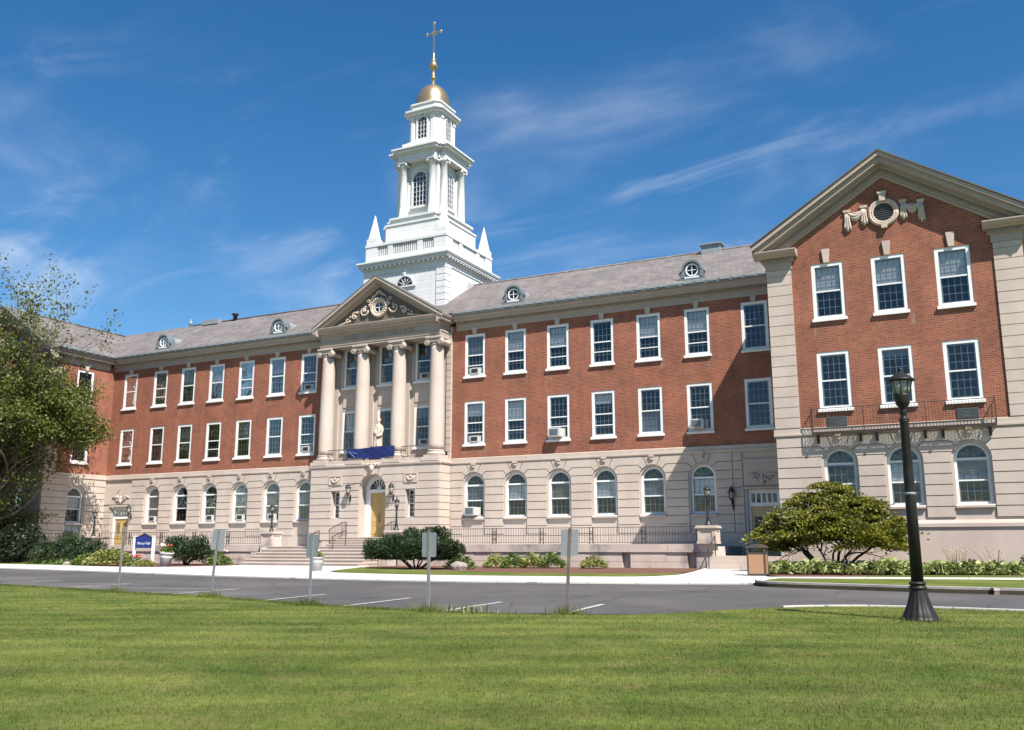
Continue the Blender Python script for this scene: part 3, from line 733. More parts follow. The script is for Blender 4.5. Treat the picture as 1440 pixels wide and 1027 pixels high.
# ---- gable cornices of the wings
m = MB(front(0)); dn = MB(front(0))
for s in (1, -1):
    c = s*WC
    rake(m, c, 5.62, 12.97, 16.54, 0.0, 0.20, -YW, 5.80)
    rake(m, c, 5.56, 12.81, 16.34, 0.0, 0.26, -YW, 5.66)
    rake(m, c, 5.40, 12.65, 16.08, 0.0, 0.16, -YW, 5.36)
    rake(m, c, 5.26, 12.58, 15.92, 0.0, 0.26, -YW, 5.22)
    rake(m, c, 5.18, 12.36, 15.66, 0.0, 0.14, -YW, 5.16)
    for k in range(62):
        for q in (1, -1):
            x = 0.08+k*0.086
            f = x/5.30
            z = 15.88+(12.54-15.88)*f
            dn.prism([(c+q*(x-0.022), z+0.015), (c+q*(x+0.022), z-0.013), (c+q*(x+0.022), z-0.15), (c+q*(x-0.022), z-0.12)], 5.22, 5.30)
    # returns at the feet
    for q in (1, -1):
        e = c+q*5.11
        a, b = sorted((e+q*0.50, e-q*1.38))
        m.extr([(0, 12.46), (0.30, 12.46), (0.40, 12.52), (0.55, 12.55), (0.62, 12.68), (0.62, 12.73), (0, 12.80)], a, b, tr=front(YW))
        a, b = sorted((e+q*0.14, e-q*1.24))
        m.extr([(0, 12.26), (0.16, 12.26), (0.16, 12.46), (0, 12.46)], a, b, tr=front(YW))
        u = a+0.02
        while u < b-0.06:
            dn.box(u, u+0.055, 0.16, 0.23, 12.30, 12.45, tr=front(YW)); u += 0.11
        a, b = sorted((e+q*0.06, e-q*1.12))
        m.box(a, b, -0.02, 0.09, 11.92, 12.26, tr=front(YW))
m.merge(dn).split('gable_cornice', 'trim_stone', BLD)
# east and west eaves of the wings
m = MB()
for s in (1, -1):
    for e in (s*WC+5.11, s*WC-5.11):
        q = 1 if e > s*WC else -1
        if s < 0 and q > 0: continue
        tr = (lambda e, q: (lambda u, d, z: (e+q*d, u, z)))(e, q)
        m.extr([(-0.1, 12.4), (0.1, 12.4), (0.12, 12.6), (0.40, 12.62), (0.52, 12.95), (-0.1, 12.95)], YW-0.1, 0.0 if (s > 0 and q < 0) else 14, tr=tr)
m.split('eave', 'trim_stone', BLD, lambda x, y, z: round(x))

# ---- gable ornament: oval louvre in a ring with swags
def ring(m, c, z, r, rr, sx=1.0, sz=1.0, d=0.05, n=28):
    P = [(c+r*sx*math.cos(2*PI*k/n), d, z+r*sz*math.sin(2*PI*k/n)) for k in range(n+1)]
    m.tube(P, rr, 8)
for s in (1, -1):
    c = s*WC; m = MB(front(YW))
    ring(m, c, 13.93, 0.56, 0.085, 1, 1, 0.04); ring(m, c, 13.93, 0.46, 0.055, 1, 1, 0.05)
    m.prism([(c-0.15, 14.82), (c+0.15, 14.82), (c+0.11, 14.42), (c-0.11, 14.42)], 0, 0.2); m.box(c-0.18, c+0.18, 0, 0.24, 14.74, 14.84)
    m.box(c-0.12, c+0.12, 0, 0.17, 13.2, 13.42)
    for q in (1, -1):
        for k, (x, zt, zb) in enumerate(((0.80, 14.34, 13.44), (1.50, 14.24, 13.26))):
            x0 = c+q*x
            m.box(x0-0.15, x0+0.15, 0, 0.10, zt-0.08, zt+0.02); m.box(x0-0.12, x0+0.12, 0, 0.075, zt-0.14, zt-0.08)
            for e, w, dz in ((-0.085, 0.055, 0.10), (0.0, 0.062, 0.0), (0.085, 0.055, 0.06)):
                m.tube([(x0+e*0.6, 0.03, zt-0.14), (x0+e*0.8, 0.06, zt-0.35), (x0+e*0.9, 0.05, (zt+zb)/2), (x0+e*1.15, 0.06, zb+0.15+dz), (x0+e*1.3, 0.04, zb+dz)], [w*0.8, w, w*0.85, w*1.15, w*0.8], 7)
        for sag, w, dd in ((0.10, 0.05, 0.03), (0.22, 0.075, 0.06), (0.34, 0.07, 0.05), (0.43, 0.045, 0.03)):
            P = [(c+q*(0.84+0.62*i/12), dd, 14.20-0.06*i/12-sag*math.sin(PI*i/12)**0.8) for i in range(13)]
            m.tube(P, [w*(0.45+0.55*math.sin(PI*i/12)) for i in range(13)], 7)
    orn = m.build('gable_ornament', 'carved_stone', BLD)
    m = MB(front(YW))
    for k in range(8):
        z = 13.93-0.36+k*0.095
        w = math.sqrt(max(0.01, 0.42**2-(z-13.93)**2))
        m.prism([(c-w, z), (c+w, z), (c+w, z+0.03), (c-w, z+0.03)], 0.01, 0.05)
    m.prism(arc(c, 0.43, 13.93, 0, 360, 24)[:-1], 0.002, 0.012)
    m.build('louvre', 'grille_dark', orn)

# ---- windows
TEMPLATES = {}
def rect_template():
    f = MB(lambda u, d, z: (u, -d, z))
    f.box(-0.672, -0.525, -0.14, -0.025, 0, WH-0.003); f.box(0.525, 0.672, -0.14, -0.025, 0, WH-0.003)
    f.box(-0.525, 0.525, -0.14, -0.025, WH-0.145, WH-0.003); f.box(-0.525, 0.525, -0.14, -0.025, 0, 0.11)
    f.box(-0.523, 0.523, -0.085, -0.05, 1.20, 1.262)
    s1 = MB(lambda u, d, z: (u, -d, z))
    for z0, z1, d in ((1.205, 2.353, -0.13), (0.112, 1.255, -0.175)):
        s1.box(-0.523, -0.47, d, d+0.035, z0, z1); s1.box(0.47, 0.523, d, d+0.035, z0, z1)
        s1.box(-0.47, 0.47, d, d+0.035, z0, z0+0.055); s1.box(-0.47, 0.47, d, d+0.035, z1-0.055, z1)
        for k in (-0.235, 0, 0.235): s1.box(k-0.010, k+0.010, d+0.005, d+0.03, z0+0.055, z1-0.055)
        for k in (1, 2):
            z = z0+0.055+(z1-z0-0.11)*k/3
            s1.box(-0.47, 0.47, d+0.007, d+0.028, z-0.010, z+0.010)
    p = MB(lambda u, d, z: (u, -d, z)); p.box(-0.524, 0.524, -0.075, -0.069, 0.111, 1.199); p.box(-0.524, 0.524, -0.075, -0.069, 1.263, 2.354)
    si = MB(lambda u, d, z: (u, -d, z)); si.extr([(-0.14, -0.002), (-0.14, -0.14), (0.10, -0.14), (0.10, -0.03), (0.02, -0.002)], -0.73, 0.73)
    return f, s1, p, si
def arch_template():
    f = MB(lambda u, d, z: (u, -d, z)); r0, r1, sp = 0.652, 0.545, SPR-SILL
    f.box(-r0, -r1, -0.12, 0.0, 0, sp); f.box(r1, r0, -0.12, 0.0, 0, sp); f.box(-r1, r1, -0.12, 0.0, 0, 0.10)
    A, B = arc(0, r0, sp, 0, 180, 20), arc(0, r1, sp, 0, 180, 20)
    for i in range(20): f.prism([A[i], A[i+1], B[i+1], B[i]], -0.12, 0.0)
    f.box(-r1, r1, -0.12, -0.01, sp-0.05, sp+0.04); f.box(-r1, r1, -0.09, -0.02, 0.93, 0.99)
    s1 = MB(lambda u, d, z: (u, -d, z))
    for z0, z1, d in ((0.94, sp-0.05, -0.14), (0.10, 0.98, -0.18)):
        s1.box(-r1, -0.50, d, d+0.03, z0, z1); s1.box(0.50, r1, d, d+0.03, z0, z1); s1.box(-0.5, 0.5, d, d+0.03, z0, z0+0.05); s1.box(-0.5, 0.5, d, d+0.03, z1-0.05, z1)
        for k in (-0.25, 0, 0.25): s1.box(k-0.010, k+0.010, d+0.005, d+0.027, z0+0.05, z1-0.05)
        s1.box(-0.5, 0.5, d+0.007, d+0.025, (z0+z1)/2-0.010, (z0+z1)/2+0.010)
    for a in (36, 72, 108, 144):
        t = math.radians(a); s1.tube([(0.16*math.cos(t), -0.13, sp+0.04+0.16*math.sin(t)), (0.54*math.cos(t), -0.13, sp+0.54*math.sin(t))], 0.012, 4)
    P = [(0.17*math.cos(t), -0.13, sp+0.04+0.17*math.sin(t)) for t in np.linspace(0, PI, 9)]
    s1.tube(P, 0.012, 4)
    p = MB(lambda u, d, z: (u, -d, z))
    p.box(-r1, r1, -0.075, -0.069, 0.10, 0.93); p.box(-r1, r1, -0.075, -0.069, 0.99, sp-0.05)
    p.prism([(-r1, sp+0.04)]+[(r1, sp+0.04)]+[q for q in arc(0, r1, sp, 5, 175, 16)], -0.075, -0.069)
    si = MB(lambda u, d, z: (u, -d, z)); si.extr([(-0.1, -0.001), (-0.1, -0.13), (0.26, -0.13), (0.26, -0.05), (0.20, -0.001)], -0.70, 0.70)
    return f, s1, p, si
def make_window(kind, loc, rz, rooted=True, blind=None, label=None, storm=0):
    if kind not in TEMPLATES:
        f, s1, p, si = rect_template() if kind == 'rect' else arch_template()
        fo = f.build('window', 'white_paint', None)
        kids = [s1.build('sash', 'sash_paint', fo), p.build('pane', 'window_glass', fo), si.build('sill', 'white_paint' if kind == 'rect' else 'limestone', fo)]
        TEMPLATES[kind] = (fo, kids); o = fo
    else:
        fo, kids = TEMPLATES[kind]
        o = copy_obj(fo)
        for k in kids: copy_obj(k, o)
    o.parent = BLD
    o.location = (loc[0], loc[1], loc[2]-BASEZ); o.rotation_euler = (0, 0, rz)
    if label: o['label'] = label
    if storm and kind == 'rect':
        b = MB(lambda u, d, z: (u, -d, z)); b.box(-0.523, 0.523, -0.066, -0.035, storm-0.025, storm+0.025); b.build('storm_rail', 'white_paint', o)
    if blind:
        top, h, mt, dd = blind
        b = MB(lambda u, d, z: (u, -d, z))
        if kind == 'rect': b.box(-0.51, 0.51, -0.192, -0.184, top-h, top)
        else:
            z0 = top-h
            b.prism([(-0.54, z0), (0.54, z0)]+arc(0, 0.54, SPR-SILL, 0, 180, 12) if top > 2 else [(-0.54, z0), (0.54, z0), (0.54, top), (-0.54, top)], -0.192, -0.184)
        b.build('blind' if mt == 'shade_cloth' else 'curtain', mt, o)
    return o
def rand_blind(rng, kind='rect', p=(0.45, 0.25, 0.1)):
    r = rng.random(); top = 2.35 if kind == 'rect' else 2.36
    if r < p[0]: return (top, rng.choice([1.15, 1.15, 1.05, 0.8, 1.35, 1.5]), 'shade_cloth', 0)
    if r < p[0]+p[1]: return (top, rng.choice([2.2, 1.15, 1.3]), 'grey_curtain', 0)
    if r < sum(p): return (top, 2.2 if rng.random() < .5 else 1.2, 'tan_curtain', 0)
    return None
rng = random.Random(21)
# blinds as the photograph shows them, right half: row 3 then row 2
B3 = [(2.35, 1.15, 'grey_curtain', 0), (2.35, 1.15, 'shade_cloth', 0), (2.35, 1.15, 'shade_cloth', 0), None, (2.35, 1.15, 'shade_cloth', 0), (2.35, 1.15, 'shade_cloth', 0), None]
B2 = [(2.35, 0.7, 'shade_cloth', 0), (2.35, 1.15, 'shade_cloth', 0), None, (2.35, 0.55, 'shade_cloth', 0), (1.2, 1.1, 'grey_curtain', 0), None, None]
for i, x in enumerate(XS):
    make_window('rect', (x, 0, Z3), 0, blind=B3[i], storm=[.62, .66, .64, .68, .64, .64, 0][i]); make_window('rect', (x, 0, Z2), 0, blind=B2[i], storm=[.66, .66, .70, .62, 0, 0, 0][i])
BL3 = [None, (2.35, 0.9, 'grey_curtain', 0), (2.35, 1.1, 'grey_curtain', 0), (2.35, 1.2, 'shade_cloth', 0), (2.35, 1.1, 'grey_curtain', 0), (2.35, 1.15, 'grey_curtain', 0), (2.35, 1.7, 'tan_curtain', 0)]
BL2 = [None, None, (2.35, 1.1, 'grey_curtain', 0), None, (2.35, 1.6, 'grey_curtain', 0), (2.35, 1.15, 'tan_curtain', 0), (2.35, 1.15, 'grey_curtain', 0)]
for i, x in enumerate(XS):
    make_window('rect', (-x, 0, Z3), 0, blind=BL3[i], storm=[.64, 0, .66, 0, 0, .62, 0][i]); make_window('rect', (-x, 0, Z2), 0, blind=BL2[i], storm=[.6, 0, 0, .66, 0, 0, 0][i])
for x, b in zip(ARCH, [(1.75, 0.75, 'grey_curtain', 0), (1.75, 0.75, 'shade_cloth', 0), (1.75, 0.75, 'tan_curtain', 0), (1.75, 0.75, 'shade_cloth', 0), (1.75, 0.75, 'grey_curtain', 0), (1.75, 0.8, 'shade_cloth', 0)]):
    make_window('arch', (x, 0.14, SILL), 0, blind=b)
for x in ARCH: make_window('arch', (-x, 0.14, SILL), 0, blind=(1.75, 0.7, rng.choice(['grey_curtain', 'tan_curtain', 'grey_curtain']), 0) if rng.random() < 0.6 else None)
WB3 = [(2.35, 1.15, 'shade_cloth', 0)]*3
WB2 = [None, (2.35, 0.3, 'grey_curtain', 0), None]
WBA = [None, (1.75, 0.75, 'shade_cloth', 0), (1.75, 0.75, 'grey_curtain', 0)]
for s in (1, -1):
    for j, x in enumerate(WX):
        make_window('rect', (s*x, YW, Z3), 0, blind=WB3[j] if s > 0 else rand_blind(rng)); make_window('rect', (s*x, YW, Z2), 0, blind=WB2[j] if s > 0 else rand_blind(rng))
        make_window('arch', (s*x, YW+0.14, SILL), 0, blind=WBA[j] if s > 0 else None)
make_window('rect', (-XW, -2.43, Z3), PI/2); make_window('rect', (-XW, -2.43, Z2), PI/2, blind=(2.35, 1.15, 'shade_cloth', 0))
o = make_window('arch', (-XW-0.14, -2.43, SILL), PI/2, blind=(1.75, 0.75, 'shade_cloth', 0), label='tall arched window reaching lower than the others, beside the corner door')
m = MB(front(0)); wr = random.Random(4)
def marks(cs, rows):
    for c in cs:
        for z in rows:
            for e in (-0.62, 0.62):
                if wr.random() < 0.75:
                    a = c+e+wr.uniform(-0.1, 0.05); b = a+wr.uniform(0.12, 0.3); h = wr.uniform(0.3, 0.75)
                    m.add([(a, 0.003, z-0.15-h), (b, 0.003, z-0.15-h*0.9), (b, 0.003, z-0.15), (a, 0.003, z-0.15)], [(0, 1, 2, 3)])
marks(XS, (Z2, Z3)); m.split('water_mark', 'water_mark', BLD, lambda x, y, z: (x, z)); m = MB(front(0)); marks([-x for x in XS], (Z2, Z3)); m.split('water_mark', 'water_mark', BLD, lambda x, y, z: (x, z))
m = MB(front(YW)); marks(WX, (Z2, Z3)); m.split('water_mark', 'water_mark', BLD, lambda x, y, z: (x, z))
# lower panel of the tall arch on the wing's side
m = MB(east(-XW-0.14)); m.box(-3.08, -1.78, -0.10, -0.02, SILL-0.745, SILL-0.125)
m.box(-3.0, -2.5, -0.02, 0.02, SILL-0.68, SILL-0.2); m.box(-2.36, -1.86, -0.02, 0.02, SILL-0.68, SILL-0.2)
m.build('window_panel', 'lead_grey', BLD)

# ------------------------------------------------------------------ portico
PY = -1.25
FL = 4.70
m = MB(front(PY))
arched_wall(m, -1.6, 1.6, -1.3, FL, [0.0], 0.93, 0.22, 2.95, depth=0.75)
for s in (1, -1):
    a, b = (1.6, 4.56) if s > 0 else (-4.56, -1.6)
    holed_wall(m, a, b, -1.3, FL, [(s*2.66-0.31, s*2.66+0.31, 1.34, 2.94)], 0.45)
    tr = east(4.56) if s > 0 else west(-4.56)
    m.add([(PY, 0, -1.3), (0.0, 0, -1.3), (0.0, 0, FL), (PY, 0, FL)], [(0, 1, 2, 3)], tr=tr)
m.add([(-4.56, 0, FL), (4.56, 0, FL), (4.56, PY, FL), (-4.56, PY, FL)], [(0, 1, 2, 3)], tr=IDT)
portico = m.build('portico', 'limestone', BLD)
PJ0 = [0.05, 0.47, 0.90]; PJ1 = [1.33, 1.75, 2.15, 2.55]
m = MB(front(PY))
kw = dict(R=0.95, zc=2.95)
rusticated(m, -4.58, 4.58, [0.0], joints=PJ0, bent=(), ztop=1.33, tht=None, key=False, **kw)
for a, b, cs in ((-4.58, -2.97, []), (-2.35, 2.35, [0.0]), (2.97, 4.58, [])):
    rusticated(m, a, b, cs, joints=PJ1, bent=(), ztop=2.95, tht=None, key=False, **kw)
rusticated(m, -4.58, 4.58, [0.0], joints=[2.95], bent=((3.38, 27), (3.83, 50)), tht=68, **kw)
for s in (1, -1):
    tr = east(4.56) if s > 0 else west(-4.56)
    m.tr = tr
    lv = PJ0+PJ1+[2.95, 3.38, 3.83, 4.33]
    for z0, z1 in zip(lv, lv[1:]): m.prism(inset([(PY-0.05, z0), (-0.06, z0), (-0.06, z1), (PY-0.05, z1)], 0.017), 0, 0.05)
m.build('coursed_stone', 'limestone', portico)
m = MB(front(PY))
m.extr([(0, BELT0), (0.06, BELT0), (0.14, BELT0+0.08), (0.14, BELT0+0.20), (0.09, BELT0+0.22), (0.09, FL+0.02), (0, FL+0.02)], -4.66, 4.66)
for s in (1, -1): m.extr([(0, BELT0), (0.06, BELT0), (0.14, BELT0+0.08), (0.14, BELT0+0.20), (0.09, BELT0+0.22), (0.09, FL+0.02), (0, FL+0.02)], PY, -0.07, tr=east(4.56) if s > 0 else west(-4.56))
for x in (-3.99, -1.33, 1.33, 3.99): m.box(x-0.6, x+0.6, -0.2, 0.16, BELT0+0.19, FL+0.03)
m.build('belt_course', 'limestone', portico)
# carved panels, door keystone
m = MB(front(PY))
for s in (1, -1):
    c = s*2.70
    m.box(c-0.46, c+0.46, 0.02, 0.085, 3.33, 3.87); 
    for a, b, z0, z1 in ((-0.46, 0.46, 3.81, 3.87), (-0.46, 0.46, 3.33, 3.39), (-0.46, -0.40, 3.39, 3.81), (0.40, 0.46, 3.39, 3.81)): m.box(c+a, c+b, 0.085, 0.12, z0, z1)
    m.tube([(c-0.28, 0.1, 3.70), (c-0.15, 0.12, 3.52), (c, 0.12, 3.47), (c+0.15, 0.12, 3.52), (c+0.28, 0.1, 3.70)], [0.03, 0.06, 0.075, 0.06, 0.03], 7)
    m.ball((c, 0.1, 3.68), 0.08, 8, 6)
m.prism([(-0.20, 4.60), (0.20, 4.60), (0.13, 3.86), (-0.13, 3.86)], 0.0, 0.18)
for s in (1, -1):
    P = [(s*(0.12+0.16*math.cos(t)*(1-t/9)), 0.16, 4.36+0.16*math.sin(t)*(1-t/9)) for t in np.linspace(0, 7, 16)]
    m.tube(P, 0.045, 6)
    m.tube([(s*0.2, 0.12, 4.5), (s*0.42, 0.12, 4.44), (s*0.52, 0.10, 4.30)], [0.06, 0.05, 0.03], 6)
m.ball((0, 0.2, 4.22), 0.16, 9, 7, (1, 0.7, 1.2))
m.split('carved_panel', 'carved_stone', portico, lambda x, y, z: round(x/2))
# the entrance door at the back of its niche
m = MB(front(PY+0.74))
A, B = arc(0, 0.93, 2.95, 0, 180, 20), arc(0, 0.66, 2.95, 0, 180, 20)
for i in range(20): m.prism([A[i], A[i+1], B[i+1], B[i]], 0.0, 0.12)
for s in (1, -1): m.prism([(s*0.93, 0.22), (s*0.56, 0.22), (s*0.56, 2.95), (s*0.93, 2.95)], 0, 0.10)
m.box(-0.66, 0.66, 0.0, 0.14, 2.83, 3.02)
for k in range(1, 8):
    t = PI*k/8
    m.prism([(0.13*math.cos(t)-0.012*math.sin(t), 3.02+0.13*math.sin(t)), (0.66*math.cos(t)-0.045*math.sin(t), 2.97+0.66*math.sin(t)), (0.66*math.cos(t)+0.045*math.sin(t), 2.97+0.66*math.sin(t)), (0.13*math.cos(t)+0.012*math.sin(t), 3.02+0.13*math.sin(t))], 0.02, 0.07)
m.prism([(-0.16, 3.02), (0.16, 3.02)]+arc(0, 0.16, 3.02, 10, 170, 8), 0.02, 0.08)
m.build('door_surround', 'white_paint', portico)
m = MB(front(PY+0.74)); m.prism([(-0.66, 3.0), (0.66, 3.0)]+arc(0, 0.66, 2.96, 5, 175, 16), 0.005, 0.015); m.build('fanlight', 'dark_glass', portico)
m = MB(front(PY+0.74)); m.box(-0.56, -0.004, 0.0, 0.05, 0.22, 2.83); m.box(0.004, 0.56, 0.0, 0.05, 0.22, 2.83)
for s in (1, -1):
    for z0, z1 in ((0.40, 0.98), (1.10, 1.95), (2.07, 2.70)):
        for a, b, c, e in ((0.08, 0.48, z0, z0+0.03), (0.08, 0.48, z1-0.03, z1), (0.08, 0.11, z0+0.03, z1-0.03), (0.45, 0.48, z0+0.03, z1-0.03)):
            u = sorted((s*a, s*b)); m.box(u[0], u[1], 0.05, 0.065, c, e)
door = m.build('entrance_door', 'yellow_door', portico); door['label'] = 'golden yellow double door under a fanlight'
m = MB(front(PY+0.69)); m.tube([(0.07, 0.02, 1.62), (0.07, 0.09, 1.58), (0.07, 0.09, 1.28), (0.07, 0.02, 1.24)], 0.02, 6); m.box(0.04, 0.10, 0, 0.03, 1.10, 1.20); m.build('door_handle', 'black_iron', door)
# slit windows
for s in (1, -1):
    f = MB(front(PY+0.30)); c = s*2.66
    f.box(c-0.308, c-0.24, -0.1, 0, 1.343, 2.937); f.box(c+0.24, c+0.308, -0.1, 0, 1.343, 2.937); f.box(c-0.24, c+0.24, -0.1, 0, 1.343, 1.42); f.box(c-0.24, c+0.24, -0.1, 0, 2.86, 2.937)
    f.box(c-0.24, c+0.24, -0.08, -0.01, 2.11, 2.16); f.box(c-0.015, c+0.015, -0.07, -0.03, 1.42, 2.86)
    for k in (1.65, 1.88, 2.39, 2.62): f.box(c-0.24, c+0.24, -0.065, -0.035, k-0.012, k+0.012)
    w = f.build('slit_window', 'white_paint', portico)
    p = MB(front(PY+0.30)); p.box(c-0.24, c+0.24, -0.055, -0.05, 1.42, 2.86); p.build('pane', 'window_glass', w)
# columns
def column_mesh():
    m = MB()
    m.box(-0.53, 0.53, -0.53, 0.53, 0.02, 0.17)
    m.lathe([(0.52, 0.17), (0.55, 0.21), (0.55, 0.27), (0.52, 0.31), (0.48, 0.32), (0.46, 0.37), (0.49, 0.40), (0.49, 0.45), (0.46, 0.47)], n=28)
    H = 6.72
    m.lathe([(0.455*(1 if k < 5 else 1-0.165*((k-5)/15)**1.5), 0.47+(H-0.47)*k/20) for k in range(21)], n=32)
    m.lathe([(0.40, H-0.06), (0.42, H-0.04), (0.42, H), (0.39, H+0.02), (0.39, H+0.07), (0.46, H+0.15), (0.46, H+0.2)], n=28)
    m.box(-0.47, 0.47, -0.43, 0.43, H+0.20, H+0.31); m.box(-0.53, 0.53, -0.53, 0.53, H+0.34, H+0.44)
    m.box(-0.50, 0.50, -0.48, 0.48, H+0.31, H+0.345)
    for q in (1, -1):          # volutes: rolls running front to back, with a spiral rim on each face
        m.lathe([(0.0, -0.46), (0.205, -0.46), (0.205, -0.36), (0.15, -0.15), (0.13, 0), (0.15, 0.15), (0.205, 0.36), (0.205, 0.46), (0, 0.46)], n=18, tr=lambda u, d, z: (q*0.47+u, z, H+0.11+d), cap=False)
        for e in (1, -1):
            P = [(q*(0.47+0.20*math.cos(t)*(1-t/15)), e*0.475, H+0.11+0.20*math.sin(t)*(1-t/15)) for t in np.linspace(PI/2, PI/2+11.5, 34)]
            m.tube(P, 0.026, 5)
            m.ball((q*0.47, e*0.475, H+0.11), 0.05, 8, 6)
    for k in range(5): m.ball((-0.24+0.12*k, -0.43, H+0.14), 0.055, 7, 5, (1, 0.8, 1.2))
    return m
c0 = column_mesh().build('column', 'limestone', portico)
c0.location = (-3.99, -0.72, FL)
for x in (-1.33, 1.33, 3.99): copy_obj(c0, portico, (x, -0.72, FL))
# wall behind the columns, pilasters, antae
m = MB(front(0)); holed_wall(m, -4.62, 4.62, FL, 12.6, rects([-2.66, 0, 2.66]))
m.build('stone_wall', 'limestone', portico)
m = MB(front(0))
for x in (-3.99, -1.33, 1.33, 3.99):
    m.box(x-0.36, x+0.36, 0, 0.10, FL, 11.5); m.box(x-0.44, x+0.44, 0, 0.16, FL, FL+0.4); m.box(x-0.42, x+0.42, 0, 0.16, 11.5, 11.87)
    for q in (1, -1): m.lathe([(0.0, 0), (0.17, 0), (0.17, 0.12), (0, 0.12)], n=14, tr=lambda u, d, z: (x+q*0.40+u, -0.10-z, 11.62+d), cap=False)
for s in (1, -1):
    for z in np.arange(FL+0.02, 12.1, 0.40):
        u = sorted((s*4.28, s*4.62)); m.prism(inset([(u[0], z), (u[1], z), (u[1], min(z+0.40, 12.2)), (u[0], min(z+0.40, 12.2))], 0.015), -0.02, 0.16)
    u = sorted((s*4.30, s*4.60)); m.box(u[0], u[1], -0.02, 0.12, FL, 12.2)
for x in (-2.66, 0, 2.66):
    m.box(x-0.62, x+0.62, 0, 0.05, 8.22, 9.12)
m.build('pilaster', 'limestone', portico)
for i, x in enumerate((-2.66, 0, 2.66)):
    make_window('rect', (x, 0, Z3), 0, blind=[(2.35, 1.15, 'grey_curtain', 0), (2.35, 0.9, 'grey_curtain', 0), None][i])
    make_window('rect', (x, 0, Z2), 0, blind=[(2.35, 1.2, 'shade_cloth', 0), None, (2.35, 0.6, 'grey_curtain', 0)][i])
# entablature
m = MB(front(0))
EN = [(0, 11.87), (1.10, 11.87), (1.10, 12.0), (1.13, 12.0), (1.13, 12.14), (1.17, 12.15), (1.17, 12.19), (1.10, 12.20), (1.10, 12.63), (1.18, 12.66), (1.18, 12.76), (1.42, 12.79), (1.42, 12.93), (1.50, 12.97), (1.55, 13.08), (1.55, 13.12), (0, 13.14)]
m.extr(EN, -4.42, 4.42)
for s in (1, -1):
    tr = east(4.42) if s > 0 else west(-4.42)
    p2 = [(0.0, 12.20), (0.0, 11.87), (0.03, 12.0), (0.07, 12.15)]
    m.extr([(-0.05, 12.63), (0.08, 12.66), (0.08, 12.76), (0.32, 12.79), (0.32, 12.93), (0.40, 12.97), (0.45, 13.08), (0.45, 13.12), (-0.05, 13.14)], -1.549, -0.02, tr=tr)
    m.extr([(-0.05, 11.88), (0.02, 11.88), (0.02, 12.14), (0.06, 12.15), (0.06, 12.19), (-0.05, 12.20)], -1.095, -0.02, tr=tr)
m.build('entablature', 'trim_stone', portico)
m = MB(front(0))
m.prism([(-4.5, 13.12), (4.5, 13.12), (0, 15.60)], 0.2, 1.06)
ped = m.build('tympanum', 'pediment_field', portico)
m = MB(front(0))
rake(m, 0, 4.77, 13.09, 15.985, 0.0, 0.17, 0.9, 1.60); rake(m, 0, 4.72, 12.95, 15.82, 0.0, 0.20, 1.0, 1.48); rake(m, 0, 4.62, 12.82, 15.62, 0, 0.12, 1.0, 1.24); rake(m, 0, 4.55, 12.76, 15.50, 0, 0.10, 1.0, 1.14)
m.build('raking_cornice', 'trim_stone', portico)
# pediment carving
m = MB(front(1.06*-1))
ring(m, 0, 14.10, 0.52, 0.12, 1, 1, 0.04); ring(m, 0, 14.10, 0.36, 0.06, 1, 1, 0.05)
for k in range(22):
    t = 2*PI*k/22; m.ball((0.55*math.cos(t), 0.13, 14.10+0.55*math.sin(t)), 0.085, 6, 5)
P = [(0.66*math.cos(t), 0.08, 14.30+0.66*math.sin(t)) for t in np.linspace(math.radians(-15), math.radians(195), 20)]
m.tube(P, [0.05+0.03*math.sin(i*1.1) for i in range(20)], 6)
m.tube([(-0.2, 0.08, 14.95), (-0.12, 0.12, 15.07), (0, 0.12, 15.1), (0.12, 0.12, 15.07), (0.2, 0.08, 14.95)], 0.06, 7)
for s in (1, -1):
    def spir(cx, cz, r, turns, rad, flip=1, a0=0):
        P = [(s*(cx+r*math.cos(a0+flip*t)*(1-t/(turns*7.4))), 0.07, cz+r*math.sin(a0+flip*t)*(1-t/(turns*7.4))) for t in np.linspace(0, turns*2*PI, 22)]
        m.tube(P, [rad*(1-0.5*i/21) for i in range(22)], 6)
    spir(1.10, 13.98, 0.34, 1.2, 0.075, 1, PI); spir(1.80, 13.72, 0.26, 1.2, 0.065, -1, PI*0.8); spir(2.33, 13.52, 0.18, 1.1, 0.055, 1, PI)
    m.ball((s*1.12, 0.08, 13.98), 0.10, 7, 5); m.ball((s*1.8, 0.08, 13.72), 0.08, 7, 5)
    spir(0.80, 14.55, 0.15, 1.1, 0.05)
    for k in range(7): m.ball((s*(2.2+0.17*k), 0.07, 13.42-0.03*k), 0.085-0.006*k, 7, 5, (1.3, 0.7, 0.8))
    for k in range(6): m.ball((s*(0.75+0.28*k), 0.06, 14.30-0.13*k+0.05*(k % 2)), 0.07, 6, 5)
m.build('carving', 'carved_stone', ped)
m = MB(front(-1.06*1)); m.prism(arc(0, 0.36, 14.10, 0, 360, 20)[:-1], 0.004, 0.014); m.build('pane', 'dark_glass', ped)
m = MB(front(-1.06)); m.box(-0.02, 0.02, 0.015, 0.04, 13.76, 14.44); m.box(-0.34, 0.34, 0.015, 0.04, 14.08, 14.12); m.build('glazing_bar', 'white_paint', ped)
